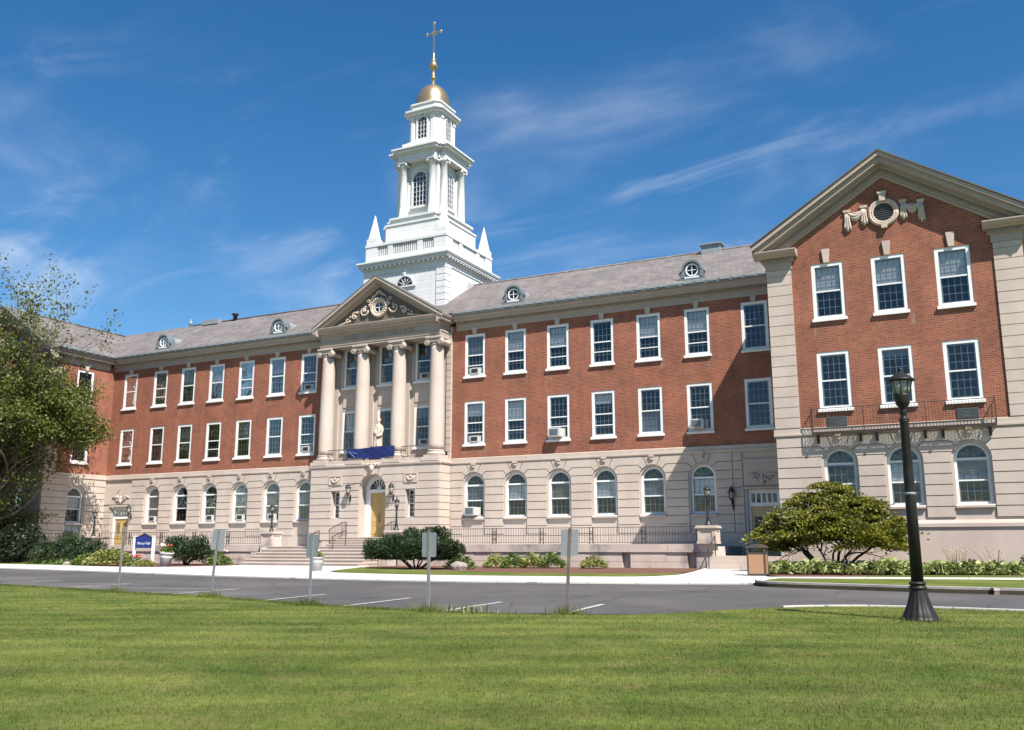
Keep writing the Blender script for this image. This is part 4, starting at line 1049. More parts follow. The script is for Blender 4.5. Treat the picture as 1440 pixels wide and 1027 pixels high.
# incised name on the frieze
def text_obj(name, body, size, m, parent, loc, rot, extrude=0.01, spacing=1.0):
    cu = bpy.data.curves.new(name, 'FONT'); cu.body = body; cu.size = size; cu.extrude = extrude; cu.align_x = 'CENTER'; cu.align_y = 'CENTER'; cu.space_character = spacing
    o = bpy.data.objects.new(name, cu); COL.objects.link(o)
    bpy.context.view_layer.update()
    me = bpy.data.meshes.new_from_object(o.evaluated_get(bpy.context.evaluated_depsgraph_get()))
    COL.objects.unlink(o); bpy.data.objects.remove(o)
    me.materials.clear(); me.materials.append(MATS[m])
    t = bpy.data.objects.new(name, me); COL.objects.link(t)
    t.parent = parent; t.location = loc; t.rotation_euler = rot
    return t
text_obj('frieze_lettering', 'SAINT JOSEPH COLLEGE', 0.40, 'dark_letter', portico, (0, -1.115, 12.41), (PI/2, 0, 0), 0.02, 1.22)
# iron rail between the columns
m = MB()
for a, b in ((-3.5, -1.85), (-0.85, 0.85), (1.85, 3.5)):
    m.tube([(a, -1.08, 5.45), (b, -1.08, 5.45)], 0.022, 5); m.tube([(a, -1.08, 4.86), (b, -1.08, 4.86)], 0.016, 5)
    u = a
    while u <= b+0.01: m.tube([(u, -1.08, 4.72), (u, -1.08, 5.45)], 0.011, 4); u += 0.15
m.split('railing', 'rail_iron', portico, lambda x, y, z: round(x/2.0))

# ------------------------------------------------------------------ side doors
for s in (1, -1):
    c = s*22.446; z0 = -0.75 if s > 0 else -0.48
    f = MB(front(0.12)); f.box(c-0.778, c-0.66, -0.12, 0.0, z0, 2.445); f.box(c+0.66, c+0.778, -0.12, 0, z0, 2.445); f.box(c-0.66, c+0.66, -0.12, 0, 2.33, 2.445); f.box(c-0.66, c+0.66, -0.12, 0, 1.62, 1.80)
    for k in range(6): f.box(c-0.66+0.264*k-0.04 if k else c-0.66, c-0.66+0.264*k+0.04 if k < 5 else c+0.66, -0.10, -0.03, 1.80, 2.33)
    f.prism([(c-0.66, 2.25), (c+0.66, 2.25), (c+0.66, 2.33), (c-0.66, 2.33)], -0.09, -0.02)
    fr = f.build('door_frame', 'white_paint', BLD)
    g = MB(front(0.12)); g.box(c-0.66, c+0.66, -0.08, -0.074, 1.80, 2.33); g.build('transom_pane', 'window_glass', fr)
    d = MB(front(0.12))
    for q in (1, -1):
        u = sorted((c+q*0.005, c+q*0.655)); d.box(u[0], u[1], -0.11, -0.05, z0, 1.62)
        for za, zb in ((0.12, 0.75), (0.9, 1.9)):
            for a, b, e, g2 in ((0.10, 0.14, za, zb), (0.52, 0.56, za, zb), (0.14, 0.52, za, za+0.04), (0.14, 0.52, zb-0.04, zb)):
                u = sorted((c+q*a, c+q*b)); d.box(u[0], u[1], -0.05, -0.035, z0+e, z0+g2)
    d = d.build('side_door', 'yellow_door' if s < 0 else 'pale_door', BLD)
    p = MB(front(0.12))
    for q in (1, -1):
        u = sorted((c+q*0.14, c+q*0.52)); p.box(u[0], u[1], -0.052, -0.044, z0+0.94, z0+1.86)
    p.build('pane', 'dark_glass' if s < 0 else 'grille_dark', d)
    m = MB(front(0))
    m.box(c-1.02, c+1.02, 0.075, 0.16, 2.46, 2.58) if s < 0 else m.box(c-0.95, c+0.95, 0.075, 0.14, 2.46, 2.55)
    for q in (1, -1):
        P = [(c+q*(0.28+0.22*math.cos(t)*(1-t/9)), 0.12, 2.98+0.20*math.sin(t)*(1-t/9)) for t in np.linspace(0, 7, 16)]
        m.tube(P, 0.05, 6)
        m.tube([(c+q*0.3, 0.10, 3.2), (c+q*0.65, 0.10, 3.16), (c+q*0.85, 0.10, 3.08)], [0.07, 0.06, 0.03], 6)
    m.ball((c, 0.1, 2.86), 0.17, 9, 7, (1, 0.7, 1.2)); m.ball((c, 0.1, 3.1), 0.10, 8, 6)
    m.build('door_carving', 'carved_stone', BLD)

# ------------------------------------------------------------------ roof dormers and vents
def dormer(x):
    m = MB(front(0))
    A = arc(x, 0.46, 14.05, 0, 180, 14)
    m.prism([(x+0.46, 13.5), *A, (x-0.46, 13.5)], 0.12, -1.6)
    o = m.build('dormer', 'lead_grey', roof)
    m = MB(front(0))
    A, B = arc(x, 0.55, 14.05, 0, 180, 16), arc(x, 0.445, 14.05, 0, 180, 16)
    for i in range(16): m.prism([A[i], A[i+1], B[i+1], B[i]], -0.4, 0.26)
    for s in (1, -1):
        m.prism([(x+s*0.55, 14.05), (x+s*0.445, 14.05), (x+s*0.43, 13.68), (x+s*0.66, 13.60)], -0.3, 0.22)
        m.tube([(x+s*0.60, 0.1, 14.02), (x+s*0.70, 0.1, 13.94), (x+s*0.65, 0.1, 13.83)], 0.06, 6)
    m.box(x-0.72, x+0.72, -0.3, 0.24, 13.46, 13.60)
    m.build('dormer_hood', 'gutter_metal', o)
    m = MB(front(0)); ring(m, x, 14.05, 0.325, 0.045, 1, 1, 0.14); m.box(x-0.015, x+0.015, 0.12, 0.16, 13.76, 14.34); m.box(x-0.28, x+0.28, 0.122, 0.158, 14.035, 14.065); m.box(x-0.42, x+0.42, 0.12, 0.17, 13.60, 13.70); m.build('window_ring', 'white_paint', o)
    m = MB(front(0)); m.prism(arc(x, 0.315, 14.05, 0, 360, 18)[:-1], 0.122, 0.13); m.build('pane', 'dark_glass', o)
for x in (-19.3, -8.75, 8.75, 19.35): dormer(x)
m = MB()
m.box(18.6, 19.7, RY-0.4, RY+0.3, RZ-0.3, RZ+0.30); m.box(18.5, 19.8, RY-0.5, RY+0.4, RZ+0.30, RZ+0.36)
m.box(-20.6, -19.0, RY-0.5, RY+0.5, RZ-0.2, RZ+0.16)
m.split('roof_hatch', 'lead_grey', roof)
m = MB(); m.lathe([(0.16, -0.3), (0.16, 0.34), (0.28, 0.36), (0.28, 0.44), (0.1, 0.52)], (-17.6, RY-0.1, RZ), 12); m.build('vent_pipe', 'black_iron', roof)
m = MB(); m.lathe([(0.06, -0.2), (0.08, 0.1), (0.16, 0.2), (0.16, 0.3), (0.05, 0.42), (0.1, 0.5), (0.0, 0.58)], (-22.3, RY, RZ), 8); m.build('finial', 'lead_grey', roof)

# ------------------------------------------------------------------ steeple
TX, TY = 0.0, 4.63
T = [turned(TX, TY, k) for k in range(4)]
m = MB()
h = 3.1
m.box(TX-h, TX+h, TY-h, TY+h, 13.3, 17.6)
for t in T:
    for s in (1, -1):
        for z in np.arange(13.6, 17.1, 0.42):
            u = sorted((s*(h+0.05), s*(h-0.66))); m.tr = t; m.prism(inset([(u[0], z), (u[1], z), (u[1], z+0.42), (u[0], z+0.42)], 0.02), h-0.02, h+0.055)
    u = -h-0.05
    while u < h+0.05: m.box(u, u+0.16, h+0.14, h+0.29, 17.545, 17.655); u += 0.36
    # parapet with panels and little balusters (each side runs up to the next one's end)
    q = h-0.02
    m.box(-q+0.2, q-0.35, q-0.28, q-0.16, 18.40, 19.14)
    for a, b in ((-q, -q+0.9), (-1.35, -0.95), (0.95, 1.35), (q-0.9, q-0.30)): m.box(a, b, q-0.3, q, 18.42, 19.12)
    for a, b in ((-q+0.9, -1.35), (-0.95, 0.95), (1.35, q-0.9)):
        u = a+0.06
        while u < b-0.05: m.box(u, u+0.07, q-0.17, q-0.05, 18.42, 19.12); u += 0.145
m.tr = IDT
def tier(e, z0, z1): m.box(TX-e, TX+e, TY-e, TY+e, z0, z1)
for e, z0, z1 in ((h+0.05, 17.12, 17.45), (h+0.14, 17.45, 17.62), (h+0.30, 17.62, 17.66) , (h+0.32, 17.66, 17.80), (h+0.38, 17.80, 17.88), (h+0.42, 17.88, 17.98), (h-0.02, 17.98, 18.42), (h+0.02, 19.12, 19.29)): tier(e, z0, z1)
steeple = m.build('steeple', 'tower_paint', BLD)
# lunette
m = MB(T[0])
A, B = arc(0.1, 0.72, 16.12, 0, 180, 16), arc(0.1, 0.60, 16.12, 0, 180, 16)
for i in range(16): m.prism([A[i], A[i+1], B[i+1], B[i]], h, h+0.09)
m.prism([(0.0, 17.0), (0.2, 17.0), (0.16, 16.74), (0.04, 16.74)], h, h+0.14); m.box(-0.72, 0.92, h, h+0.10, 16.02, 16.12)
for a in (32, 60, 90, 120, 148):
    t = math.radians(a); m.tube([(0.1+0.08*math.cos(t), h+0.03, 16.14+0.08*math.sin(t)), (0.1+0.6*math.cos(t), h+0.03, 16.12+0.6*math.sin(t))], 0.026, 5)
w = m.build('lunette_window', 'tower_paint', steeple)
m = MB(T[0]); m.prism([(-0.5, 16.12), (0.7, 16.12)]+arc(0.1, 0.6, 16.12, 5, 175, 14), h+0.004, h+0.012); m.build('pane', 'dark_glass', w)
m = MB(T[1]); m.box(-0.45, 0.45, h+0.0, h+0.06, 16.0, 16.8)
for k in range(8): m.box(-0.4, 0.4, h+0.06, h+0.085, 16.05+k*0.09, 16.10+k*0.09)
m.build('vent_grille', 'tower_paint', steeple)
# corner obelisks
m = MB(); m.box(-0.38, 0.38, -0.38, 0.38, 0.012, 0.42); m.box(-0.33, 0.33, -0.33, 0.33, 0.42, 0.5); m.lathe([(0.42, 0.5), (0.02, 2.2)], n=4, a0=PI/4, smooth=False)
ob = m.build('obelisk', 'tower_paint', steeple); ob.location = (TX-2.68, TY-2.68, 19.28)
for a, b in ((1, -1), (1, 1), (-1, 1)): copy_obj(ob, steeple, (TX+a*2.68, TY+b*2.68, 19.28))
# pedestal stage, belfry core, entablatures (plan is a cross with deep corners)
def cross(m, w, e, z0, z1, c=None):
    """two bars crossing: arms of half width w reaching e from the axis"""
    c = c or (w+e)/2
    P = [(w, -e), (w, -c+0.0), (c, -c), (c, -w), (e, -w), (e, w), (c, w), (c, c), (w, c), (w, e), (-w, e), (-w, c), (-c, c), (-c, w), (-e, w), (-e, -w), (-c, -w), (-c, -c), (-w, -c), (-w, -e)]
    m.flat([(TX+x, TY+y) for x, y in P], z0, z1)
m = MB()
cross(m, 2.0, 2.38, 18.5, 20.62, 2.2); cross(m, 2.05, 2.44, 20.62, 20.74, 2.26); cross(m, 1.72, 2.22, 20.74, 21.08, 1.95); cross(m, 1.80, 2.32, 21.08, 21.22, 2.03)
m.box(TX-1.42, TX+1.42, TY-1.42, TY+1.42, 21.2, 25.4)
for t in T:
    m.tr = t
    for s in (1, -1):
        u = sorted((s*0.86, s*1.42)); m.box(u[0], u[1], 1.40, 1.50, 21.22, 25.1); m.box(u[0]-0.04, u[1]+0.04, 1.40, 1.56, 25.0, 25.25); m.box(u[0]-0.04, u[1]+0.04, 1.40, 1.56, 21.22, 21.5)
m.tr = IDT
cross(m, 1.48, 1.98, 25.24, 25.75, 1.60); cross(m, 1.54, 2.06, 25.75, 25.85, 1.68); cross(m, 1.70, 2.26, 25.85, 26.02, 1.86); cross(m, 1.78, 2.36, 26.02, 26.12, 1.95)
cross(m, 1.42, 1.92, 26.12, 26.32, 1.55); cross(m, 1.30, 1.74, 26.32, 26.66, 1.45); 
bel = m.build('belfry', 'tower_paint', steeple)
m = MB()
m.box(-0.31, 0.31, -0.31, 0.31, 0, 0.10); m.lathe([(0.31, 0.10), (0.32, 0.14), (0.32, 0.19), (0.27, 0.24), (0.265, 0.9), (0.262, 1.5), (0.225, 3.72), (0.25, 3.74), (0.25, 3.79)], n=18)
m.box(-0.30, 0.30, -0.27, 0.27, 3.88, 3.94); m.box(-0.32, 0.32, -0.32, 0.32, 3.94, 4.03)
for q in (1, -1): m.lathe([(0, -0.29), (0.125, -0.29), (0.125, -0.22), (0.085, 0), (0.125, 0.22), (0.125, 0.29), (0, 0.29)], n=12, tr=lambda u, d, z: (q*0.28+u, z, 3.85+d), cap=False)
m.box(-0.25, 0.25, -0.24, 0.24, 3.79, 3.90)
bc = m.build('belfry_column', 'tower_paint', steeple)
first = True
for k in range(4):
    for s in (1, -1):
        p = T[k](s*1.14, 1.70, 21.21)
        if first: bc.location = p; first = False
        else: copy_obj(bc, steeple, p, [0, PI/2, PI, 3*PI/2][k])
def tower_window(name, t, c, w, z0, zs, d, nx, nz):
    m = MB(t)
    A, B = arc(c, w+0.13, zs, 0, 180, 16), arc(c, w, zs, 0, 180, 16)
    for i in range(16): m.prism([A[i], A[i+1], B[i+1], B[i]], d, d+0.08)
    for s in (1, -1): m.prism([(c+s*(w+0.13), z0), (c+s*w, z0), (c+s*w, zs), (c+s*(w+0.13), zs)], d, d+0.08)
    m.box(c-w-0.2, c+w+0.2, d, d+0.16, z0-0.14, z0)
    for k in range(1, nx): m.box(c-w+2*w*k/nx-0.012, c-w+2*w*k/nx+0.012, d+0.012, d+0.05, z0, zs+math.sqrt(max(0, w*w-(w-2*w*k/nx)**2))-0.01)
    for k in range(1, nz):
        z = z0+(zs+w-z0)*k/nz; q = w if z < zs else math.sqrt(max(0, w*w-(z-zs)**2))
        m.box(c-q, c+q, d+0.014, d+0.045, z-0.011, z+0.011)
    o = m.build(name, 'tower_paint', steeple)
    p = MB(t); p.prism([(c-w, z0), (c+w, z0)]+arc(c, w, zs, 0, 180, 14), d+0.003, d+0.009); p.build('pane', 'dark_glass', o)
for k in range(4):
    tower_window('belfry_window', T[k], 0, 0.50, 22.12, 24.05, 1.42, 4, 7)
    m = MB(T[k]); m.box(-0.62, 0.62, 1.42, 1.47, 21.35, 21.95); 
    tower_window('lantern_window', T[k], 0, 0.36, 27.02, 28.28, 1.24, 3, 5)
# lantern: square with cut corners
def octa(m, w, e, z0, z1):
    m.flat([(TX+x, TY+y) for x, y in ((w, -e), (e, -w), (e, w), (w, e), (-w, e), (-e, w), (-e, -w), (-w, -e))], z0, z1)
m = MB()
octa(m, 1.06, 1.48, 26.66, 26.84); octa(m, 0.92, 1.24, 26.84, 28.72); octa(m, 0.98, 1.32, 28.72, 28.86); octa(m, 1.10, 1.46, 28.86, 29.02); octa(m, 1.20, 1.58, 29.02, 29.14); octa(m, 0.94, 1.30, 29.14, 29.30); octa(m, 0.90, 1.22, 29.30, 29.62); octa(m, 0.96, 1.30, 29.62, 29.72)
for t in T:
    m.tr = t
    for s in (1, -1):
        u = sorted((s*0.66, s*0.90)); m.box(u[0], u[1], 1.22, 1.30, 26.84, 28.5); m.box(u[0]-0.03, u[1]+0.03, 1.22, 1.34, 28.46, 28.70)
m.build('lantern', 'tower_paint', steeple)
m = MB()
m.lathe([(1.22, 29.70), (1.25, 29.78)]+[(1.22*math.cos(a)**0.9, 29.80+1.70*math.sin(a)) for a in np.linspace(0.02, 1.44, 14)]+[(0.17, 31.50)], (TX, TY, 0), 32)
dome = m.build('dome', 'gold_leaf', steeple)
m = MB()
m.lathe([(0.17, 31.45), (0.13, 31.7), (0.12, 32.0), (0.20, 32.06), (0.20, 32.16), (0.12, 32.22), (0.10, 32.6), (0.13, 32.72)]+[(0.31*math.sin(a), 33.04-0.31*math.cos(a)) for a in np.linspace(0.5, PI-0.5, 9)]+[(0.14, 33.36), (0.21, 33.45), (0.19, 33.52), (0.10, 33.6), (0.07, 33.95), (0.05, 34.1)], (TX, TY, 0), 18)
fin = m.build('spire_ball', 'gold_leaf', steeple)
m = MB()
m.box(TX-0.042, TX+0.042, TY-0.035, TY+0.035, 34.05, 36.3); m.box(TX-0.5, TX+0.5, TY-0.034, TY+0.034, 35.55, 35.635)
for x, z in ((-0.56, 35.59), (0.56, 35.59), (0, 36.36)):
    m.ball((TX+x, TY, z), 0.085, 8, 6, (1, 0.5, 1))
    for a, b in ((0.09, 0), (-0.09, 0), (0, 0.09), (0, -0.09)): m.ball((TX+x+a, TY, z+b), 0.065, 6, 5, (1, 0.6, 1))
for a in (45, 135, 225, 315):
    t = math.radians(a); m.tube([(TX+0.05*math.cos(t), TY, 35.59+0.05*math.sin(t)), (TX+0.26*math.cos(t), TY, 35.59+0.26*math.sin(t))], [0.03, 0.008], 5)
m.build('cross', 'gold_leaf', steeple)

# ------------------------------------------------------------------ balcony on the right wing
D = 0.42
m = MB(front(YW))
bx0, bx1 = 25.8, 32.85
m.box(bx0, bx1, D-0.04, D, 4.36, 4.46); m.box(bx0, bx1, 0.09, 0.12, 4.38, 4.44)
u = bx0
while u < bx1: m.box(u, u+0.028, 0.0, D-0.04, 4.40, 4.44); u += 0.09
for x in (26.0, 27.72, 28.36, 30.22, 30.88, 32.6):
    m.tube([(x, 0.08, 4.06), (x, 0.2, 4.14), (x, D-0.05, 4.36)], 0.04, 6); m.box(x-0.05, x+0.05, 0.07, 0.16, 4.0, 4.36); m.box(x-0.04, x+0.04, 0.07, D+0.03, 4.30, 4.38)
bal = m.build('balcony', 'rail_iron', BLD)
m = MB(front(YW))
for z in (5.46, 4.62): m.box(bx0, bx1, D-0.03, D-0.005, z-0.014, z+0.014)
u = bx0
while u <= bx1: m.box(u-0.006, u+0.006, D-0.023, D-0.011, 4.46, 5.46); u += 0.125
for x in (bx0, bx1):
    m.box(x-0.02, x+0.02, D-0.04, D, 4.46, 5.52)
    m.box(x-0.012, x+0.012, 0, D-0.04, 5.44, 5.47); m.box(x-0.01, x+0.01, 0, D-0.04, 4.61, 4.63)
    for k in range(3): m.box(x-0.006, x+0.006, 0.08+k*0.11, 0.092+k*0.11, 4.46, 5.44)
for x in (27.9, 30.3): m.box(x-0.013, x+0.013, D-0.035, D-0.005, 4.46, 5.46)
m.build('railing', 'rail_iron', bal)
for x, z in ((26.81, 4.92), (31.85, 4.95)):
    m = MB(front(YW)); m.box(x-0.40, x+0.40, 0.0, 0.03, z-0.21, z+0.21); g = m.build('vent_grille', 'grille_dark', BLD)
    m = MB(front(YW))
    for k in range(7): m.box(x-0.39, x+0.39, 0.03, 0.05, z-0.18+k*0.058, z-0.165+k*0.058)
    for k in range(12): m.box(x-0.37+k*0.066, x-0.358+k*0.066, 0.03, 0.045, z-0.2, z+0.2)
    m.build('grille_bar', 'gutter_metal', g)
m = MB(east(-XW)); m.box(-2.82, -2.05, 0.0, 0.03, 8.72, 9.1); m.build('vent_grille', 'lead_grey', BLD)

# ------------------------------------------------------------------ ground, drive, walks, beds
def smooth(P, n=6):
    out = []
    for i in range(len(P)-1):
        p0, p1, p2, p3 = (np.array(P[max(i-1, 0)]), np.array(P[i]), np.array(P[i+1]), np.array(P[min(i+2, len(P)-1)]))
        for k in range(n):
            t = k/n
            out.append(tuple(0.5*((2*p1)+(-p0+p2)*t+(2*p0-5*p1+4*p2-p3)*t*t+(-p0+3*p1-3*p2+p3)*t**3)))
    out.append(tuple(P[-1])); return out
def sheet(name, poly, dz, m, skirt=0.0, label=None, kind='structure'):
    bm = bmesh.new()
    vs = [bm.verts.new((x, y, 0)) for x, y in poly]
    for tri in tessellate_polygon([[Vector((x, y, 0)) for x, y in poly]]):
        try: bm.faces.new([vs[i] for i in tri])
        except ValueError: pass
    for y in (-28.0, -2.0):
        bmesh.ops.bisect_plane(bm, geom=bm.verts[:]+bm.edges[:]+bm.faces[:], plane_co=(0, y, 0), plane_no=(0, 1, 0))
    bmesh.ops.recalc_face_normals(bm, faces=bm.faces[:])
    for v in bm.verts: v.co.z = gz(v.co.x, v.co.y)+dz
    if sum(f.normal.z*f.calc_area() for f in bm.faces) < 0: bmesh.ops.reverse_faces(bm, faces=bm.faces[:])
    if skirt:
        ed = [e for e in bm.edges if e.is_boundary]
        r = bmesh.ops.extrude_edge_only(bm, edges=ed)
        for v in [g for g in r['geom'] if isinstance(g, bmesh.types.BMVert)]: v.co.z -= skirt
    me = bpy.data.meshes.new(name); bm.to_mesh(me); bm.free()
    me.materials.append(MATS[m])
    o = link(bpy.data.objects.new(name, me))
    return tag(o, label, None, None, kind)
LAWN_EDGE = smooth([(-70, -15), (-40, -19), (-12, -23.6), (0.5, -26.2), (4.3, -27.2), (9.1, -28.25), (11.6, -28.9), (15.6, -29.7), (19.7, -31.0), (22.9, -31.6), (24.6, -31.5), (25.8, -31.2), (26.8, -30.4), (27.5, -29.1), (28.45, -27.5), (29.4, -26.8), (30.4, -26.55), (32.7, -26.75), (38, -27.6), (60, -31)])
WALK_FRONT = smooth([(-70, 3), (-40, -8), (-22, -13.2), (-13.2, -15.1), (-6.45, -16.3), (0, -17.8), (5.2, -18.9), (12.8, -19.8), (18.1, -19.6), (22.6, -19.0), (25.84, -17.95)])
KERB = smooth([(25.84, -17.95), (26.15, -18.9), (26.8, -19.4), (28.7, -19.95), (30.6, -20.5), (32.2, -20.75), (35, -21.1), (60, -24)])
sheet('ground', [(-1500, -1500), (1500, -1500), (1500, 1500), (-1500, 1500)], -0.03, 'lawn_grass')
sheet('road', LAWN_EDGE + (WALK_FRONT+KERB[1:])[::-1], 0.0, 'asphalt')
sheet('lawn', LAWN_EDGE + [(60, -90), (-70, -90)], 0.05, 'lawn_grass', 0.2)
WALK_BACK = smooth([(-70, 9), (-40, -3), (-22.9, -9.2), (-15.8, -10.3), (-10.8, -11.5), (-7.4, -11.75), (-5.6, -11.4), (-4.4, -9.8), (-3.9, -7.9)])
sheet('pavement', WALK_FRONT + [(26.0, -17.2), (26.0, -15.7), (33.0, -14.45), (60, -10.5), (60, -7.6), (33.1, -11.65), (28, -12.75), (25.3, -13.5), (24.6, -11.6), (23.55, -8.6), (23.2, -6.4), (20.9, -5.5), (21.5, -9.2), (21.9, -12.4)] + smooth([(21.9, -13.1), (21.1, -14.7), (18.7, -15.4), (16, -15.7), (13.6, -15.8), (10.7, -15.5), (8.4, -15.0), (6.9, -13.9), (5.8, -11.5), (5.2, -9.6), (4.3, -8.0), (4.1, -7.0)]) + [(-3.9, -7.0)] + WALK_BACK[::-1], 0.045, 'concrete', 0.1)
# planting beds and lawn strips
sheet('mulch_bed', [(4.2, -5.0), (4.2, -7.4), (5.3, -9.4), (6.6, -10.6), (9.0, -11.3), (11.3, -11.9), (14.5, -12.9), (17.7, -13.0), (20.5, -12.6), (21.3, -9.4), (21.0, -5.6), (20.9, -5.0)], 0.02, 'mulch')
sheet('lawn_strip', [(5.3, -9.5), (6.6, -10.6), (9.0, -11.3), (11.3, -11.9), (14.5, -12.9), (17.7, -13.0), (20.5, -12.6), (21.6, -11.0), (21.85, -13.0), (21.1, -14.65), (18.7, -15.35), (16, -15.65), (13.6, -15.75), (10.7, -15.45), (8.4, -14.95), (6.95, -13.85), (5.85, -11.5)], 0.055, 'lawn_grass', 0.1)
sheet('mulch_bed', [(-30, -5), (-4.4, -5), (-3.95, -7.9), (-4.5, -9.8), (-5.7, -11.35), (-7.4, -11.68), (-10.8, -11.4), (-13, -10.9), (-15, -8.8), (-24, -7.4), (-30, -7)], 0.02, 'mulch')
sheet('lawn_strip', [(-45, 0), (-30, -7), (-24, -7.4), (-15, -8.8), (-13, -10.9), (-15.8, -10.25), (-22.9, -9.15), (-40, -2.9)], 0.055, 'lawn_grass', 0.1)
sheet('mulch_bed', [(24.3, -5.0), (40, -5.0), (40, -8.0), (33.2, -9.8), (29.0, -11.0), (27.9, -12.2), (25.6, -12.7), (24.6, -11.0), (23.8, -8.6), (23.6, -6.5)], 0.02, 'mulch')
sheet('lawn_strip', [(27.9, -12.2), (29.0, -11.0), (33.2, -9.8), (45, -6.6), (45, -9.9), (33.1, -11.7), (28, -12.8)], 0.05, 'lawn_grass', 0.1)
sheet('lawn_strip', [(25.95, -17.3)] + KERB[2:-1] + [(60, -23.8), (60, -10.6), (33.0, -14.55), (26.1, -15.8)], 0.10, 'lawn_grass', 0.2)
# kerb stones on the right
def strip(name, P, w, z0, z1, m, label, cat, top=None, breaks=()):
    mb = MB(); n = len(P); lf = []; rg = []
    for i, p in enumerate(P):
        a, b = Vector(P[max(i-1, 0)]), Vector(P[min(i+1, n-1)])
        d = (b-a).normalized(); nn = Vector((-d.y, d.x))
        lf.append((p[0]+nn.x*w, p[1]+nn.y*w)); rg.append(p)
    for i in range(n-1):
        if i in breaks: continue
        q = [rg[i], rg[i+1], lf[i+1], lf[i]]
        vs = [(x, y, gz(x, y)+z0) for x, y in q]+[(x, y, gz(x, y)+z1) for x, y in q]
        mb.add(vs, [(3, 2, 1, 0), (4, 5, 6, 7), (0, 1, 5, 4), (1, 2, 6, 5), (2, 3, 7, 6), (3, 0, 4, 7)])
    o = mb.build(name, m); tag(o, label, cat)
    return o
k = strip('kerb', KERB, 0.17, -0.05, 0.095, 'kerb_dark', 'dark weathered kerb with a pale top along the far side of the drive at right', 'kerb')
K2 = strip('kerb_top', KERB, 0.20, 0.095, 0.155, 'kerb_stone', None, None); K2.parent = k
strip('lawn_edging', LAWN_EDGE[-31:], -0.11, -0.05, 0.075, 'concrete', 'pale concrete edging curving round the lawn near the tall lamp post', 'edging')
# painted bay lines
def line(a, b, w=0.125, m='road_paint', name='parking_line'):
    a, b = Vector(a), Vector(b); d = (b-a).normalized(); n = Vector((-d.y, d.x))*w/2
    P = [a+n, a-n, b-n, b+n]
    mb = MB(); mb.add([(p.x, p.y, gz(p.x, p.y)+0.006) for p in P], [(0, 1, 2, 3)]); o = mb.build(name, m); o['kind'] = 'structure'
    return o
for a, b in (((-1.2, -25.9), (-0.3, -22.6)), ((2.4, -26.9), (2.3, -23.4)), ((6.95, -27.9), (6.9, -24.3)), ((12.95, -29.2), (12.75, -25.6)), ((17.3, -30.5), (16.7, -26.7)), ((20.15, -31.1), (19.65, -27.2)), ((22.8, -31.5), (22.35, -27.6)), ((25.25, -31.5), (24.7, -27.4))): line(a, b)
for a, b in (((2.45, -26.5), (6.8, -24.4)), ((4.4, -27.2), (6.85, -25.9)), ((7.0, -26.6), (12.7, -25.75)), ((10.9, -28.6), (12.8, -27.0)), ((-1.1, -25.4), (2.3, -23.5))): line(a, b, 0.10, 'road_paint')
for x, y in ((0.9, -24.6), (9.6, -26.3), (14.9, -27.0)):       # worn wheelchair marks
    mb = MB()
    P = [(x+0.34*math.cos(t), y-0.25+0.34*math.sin(t)) for t in np.linspace(-2.9, 0.9, 12)]
    def seg(a, b, w=0.07):
        a, b = Vector(a), Vector(b); d = (b-a).normalized(); n = Vector((-d.y, d.x))*w/2
        mb.add([(p.x, p.y, gz(p.x, p.y)+0.006) for p in (a+n, a-n, b-n, b+n)], [(0, 1, 2, 3)])
    for i in range(11): seg(P[i], P[i+1])
    seg((x-0.05, y+0.45), (x, y-0.05), 0.09); seg((x, y-0.02), (x+0.3, y-0.02)); seg((x+0.3, y), (x+0.42, y-0.4)); seg((x-0.05, y+0.25), (x+0.22, y+0.22)); seg((x-0.1, y+0.62), (x+0.02, y+0.62), 0.13)
    o = mb.build('wheelchair_marking', 'worn_paint'); o['kind'] = 'structure'

# ------------------------------------------------------------------ terraces, steps, pedestals
def blocks(mb, x0, x1, y0, y1, z0, z1, lmin, lmax, gap=0.014, jit=0.012):
    x = x0
    while x < x1-0.05:
        l = min(random.uniform(lmin, lmax), x1-x)
        if x1-x-l < 0.4: l = x1-x
        j = random.uniform(-jit, jit)
        mb.box(x+gap/2, x+l-gap/2, y0+j, y1, z0+gap/2, z1-gap/2); x += l
TY0 = -5.3
for s, a, b, lab in ((1, 4.62, 21.25, 'weathered stone terrace wall with dark drain slots right of the entrance steps'), (-1, -23.8, -4.62, 'weathered stone terrace wall left of the entrance steps')):
    t = empty('terrace_wall', ((a+b)/2, TY0+0.2, -1.3), lab, 'wall')
    o3 = (-(a+b)/2, -(TY0+0.2), 1.3)
    m = MB(); blocks(m, a, b, TY0, TY0+0.5, -0.60, -0.22, 1.3, 2.3)
    m.build('coping', 'weathered_stone', t, o3)
    m = MB()
    cuts = [a, 16.95, 17.35, 20.05, 20.45, b] if s > 0 else [a, b]
    for i in range(0, len(cuts), 2):
        blocks(m, cuts[i], cuts[i+1], TY0+0.06, TY0+0.5, -1.02, -0.60, 0.9, 1.8); blocks(m, cuts[i], cuts[i+1], TY0+0.05, TY0+0.5, -1.42, -1.02, 0.7, 1.6)
    m.box(a+0.1, b-0.1, TY0+0.3, TY0+0.48, -1.4, -0.3)
    m.build('block_wall', 'weathered_stone', t, o3)
    m = MB(); m.flat([(a, TY0+0.51), (b, TY0+0.51), (b, -0.08), (a, -0.08)], -1.4, -0.33); m.build('paving', 'concrete', t, o3)
m = MB(); m.flat([(-4.6, -5.45), (4.6, -5.45), (4.6, -1.34), (-4.6, -1.34)], -1.4, -0.32); tag(m.build('terrace_landing', 'concrete'), kind='structure')
t = empty('entrance_steps', (0, -6.6, -1.32), 'broad flights of pale stone steps up to the yellow door', 'steps')
o3 = (0, 6.6, 1.32)
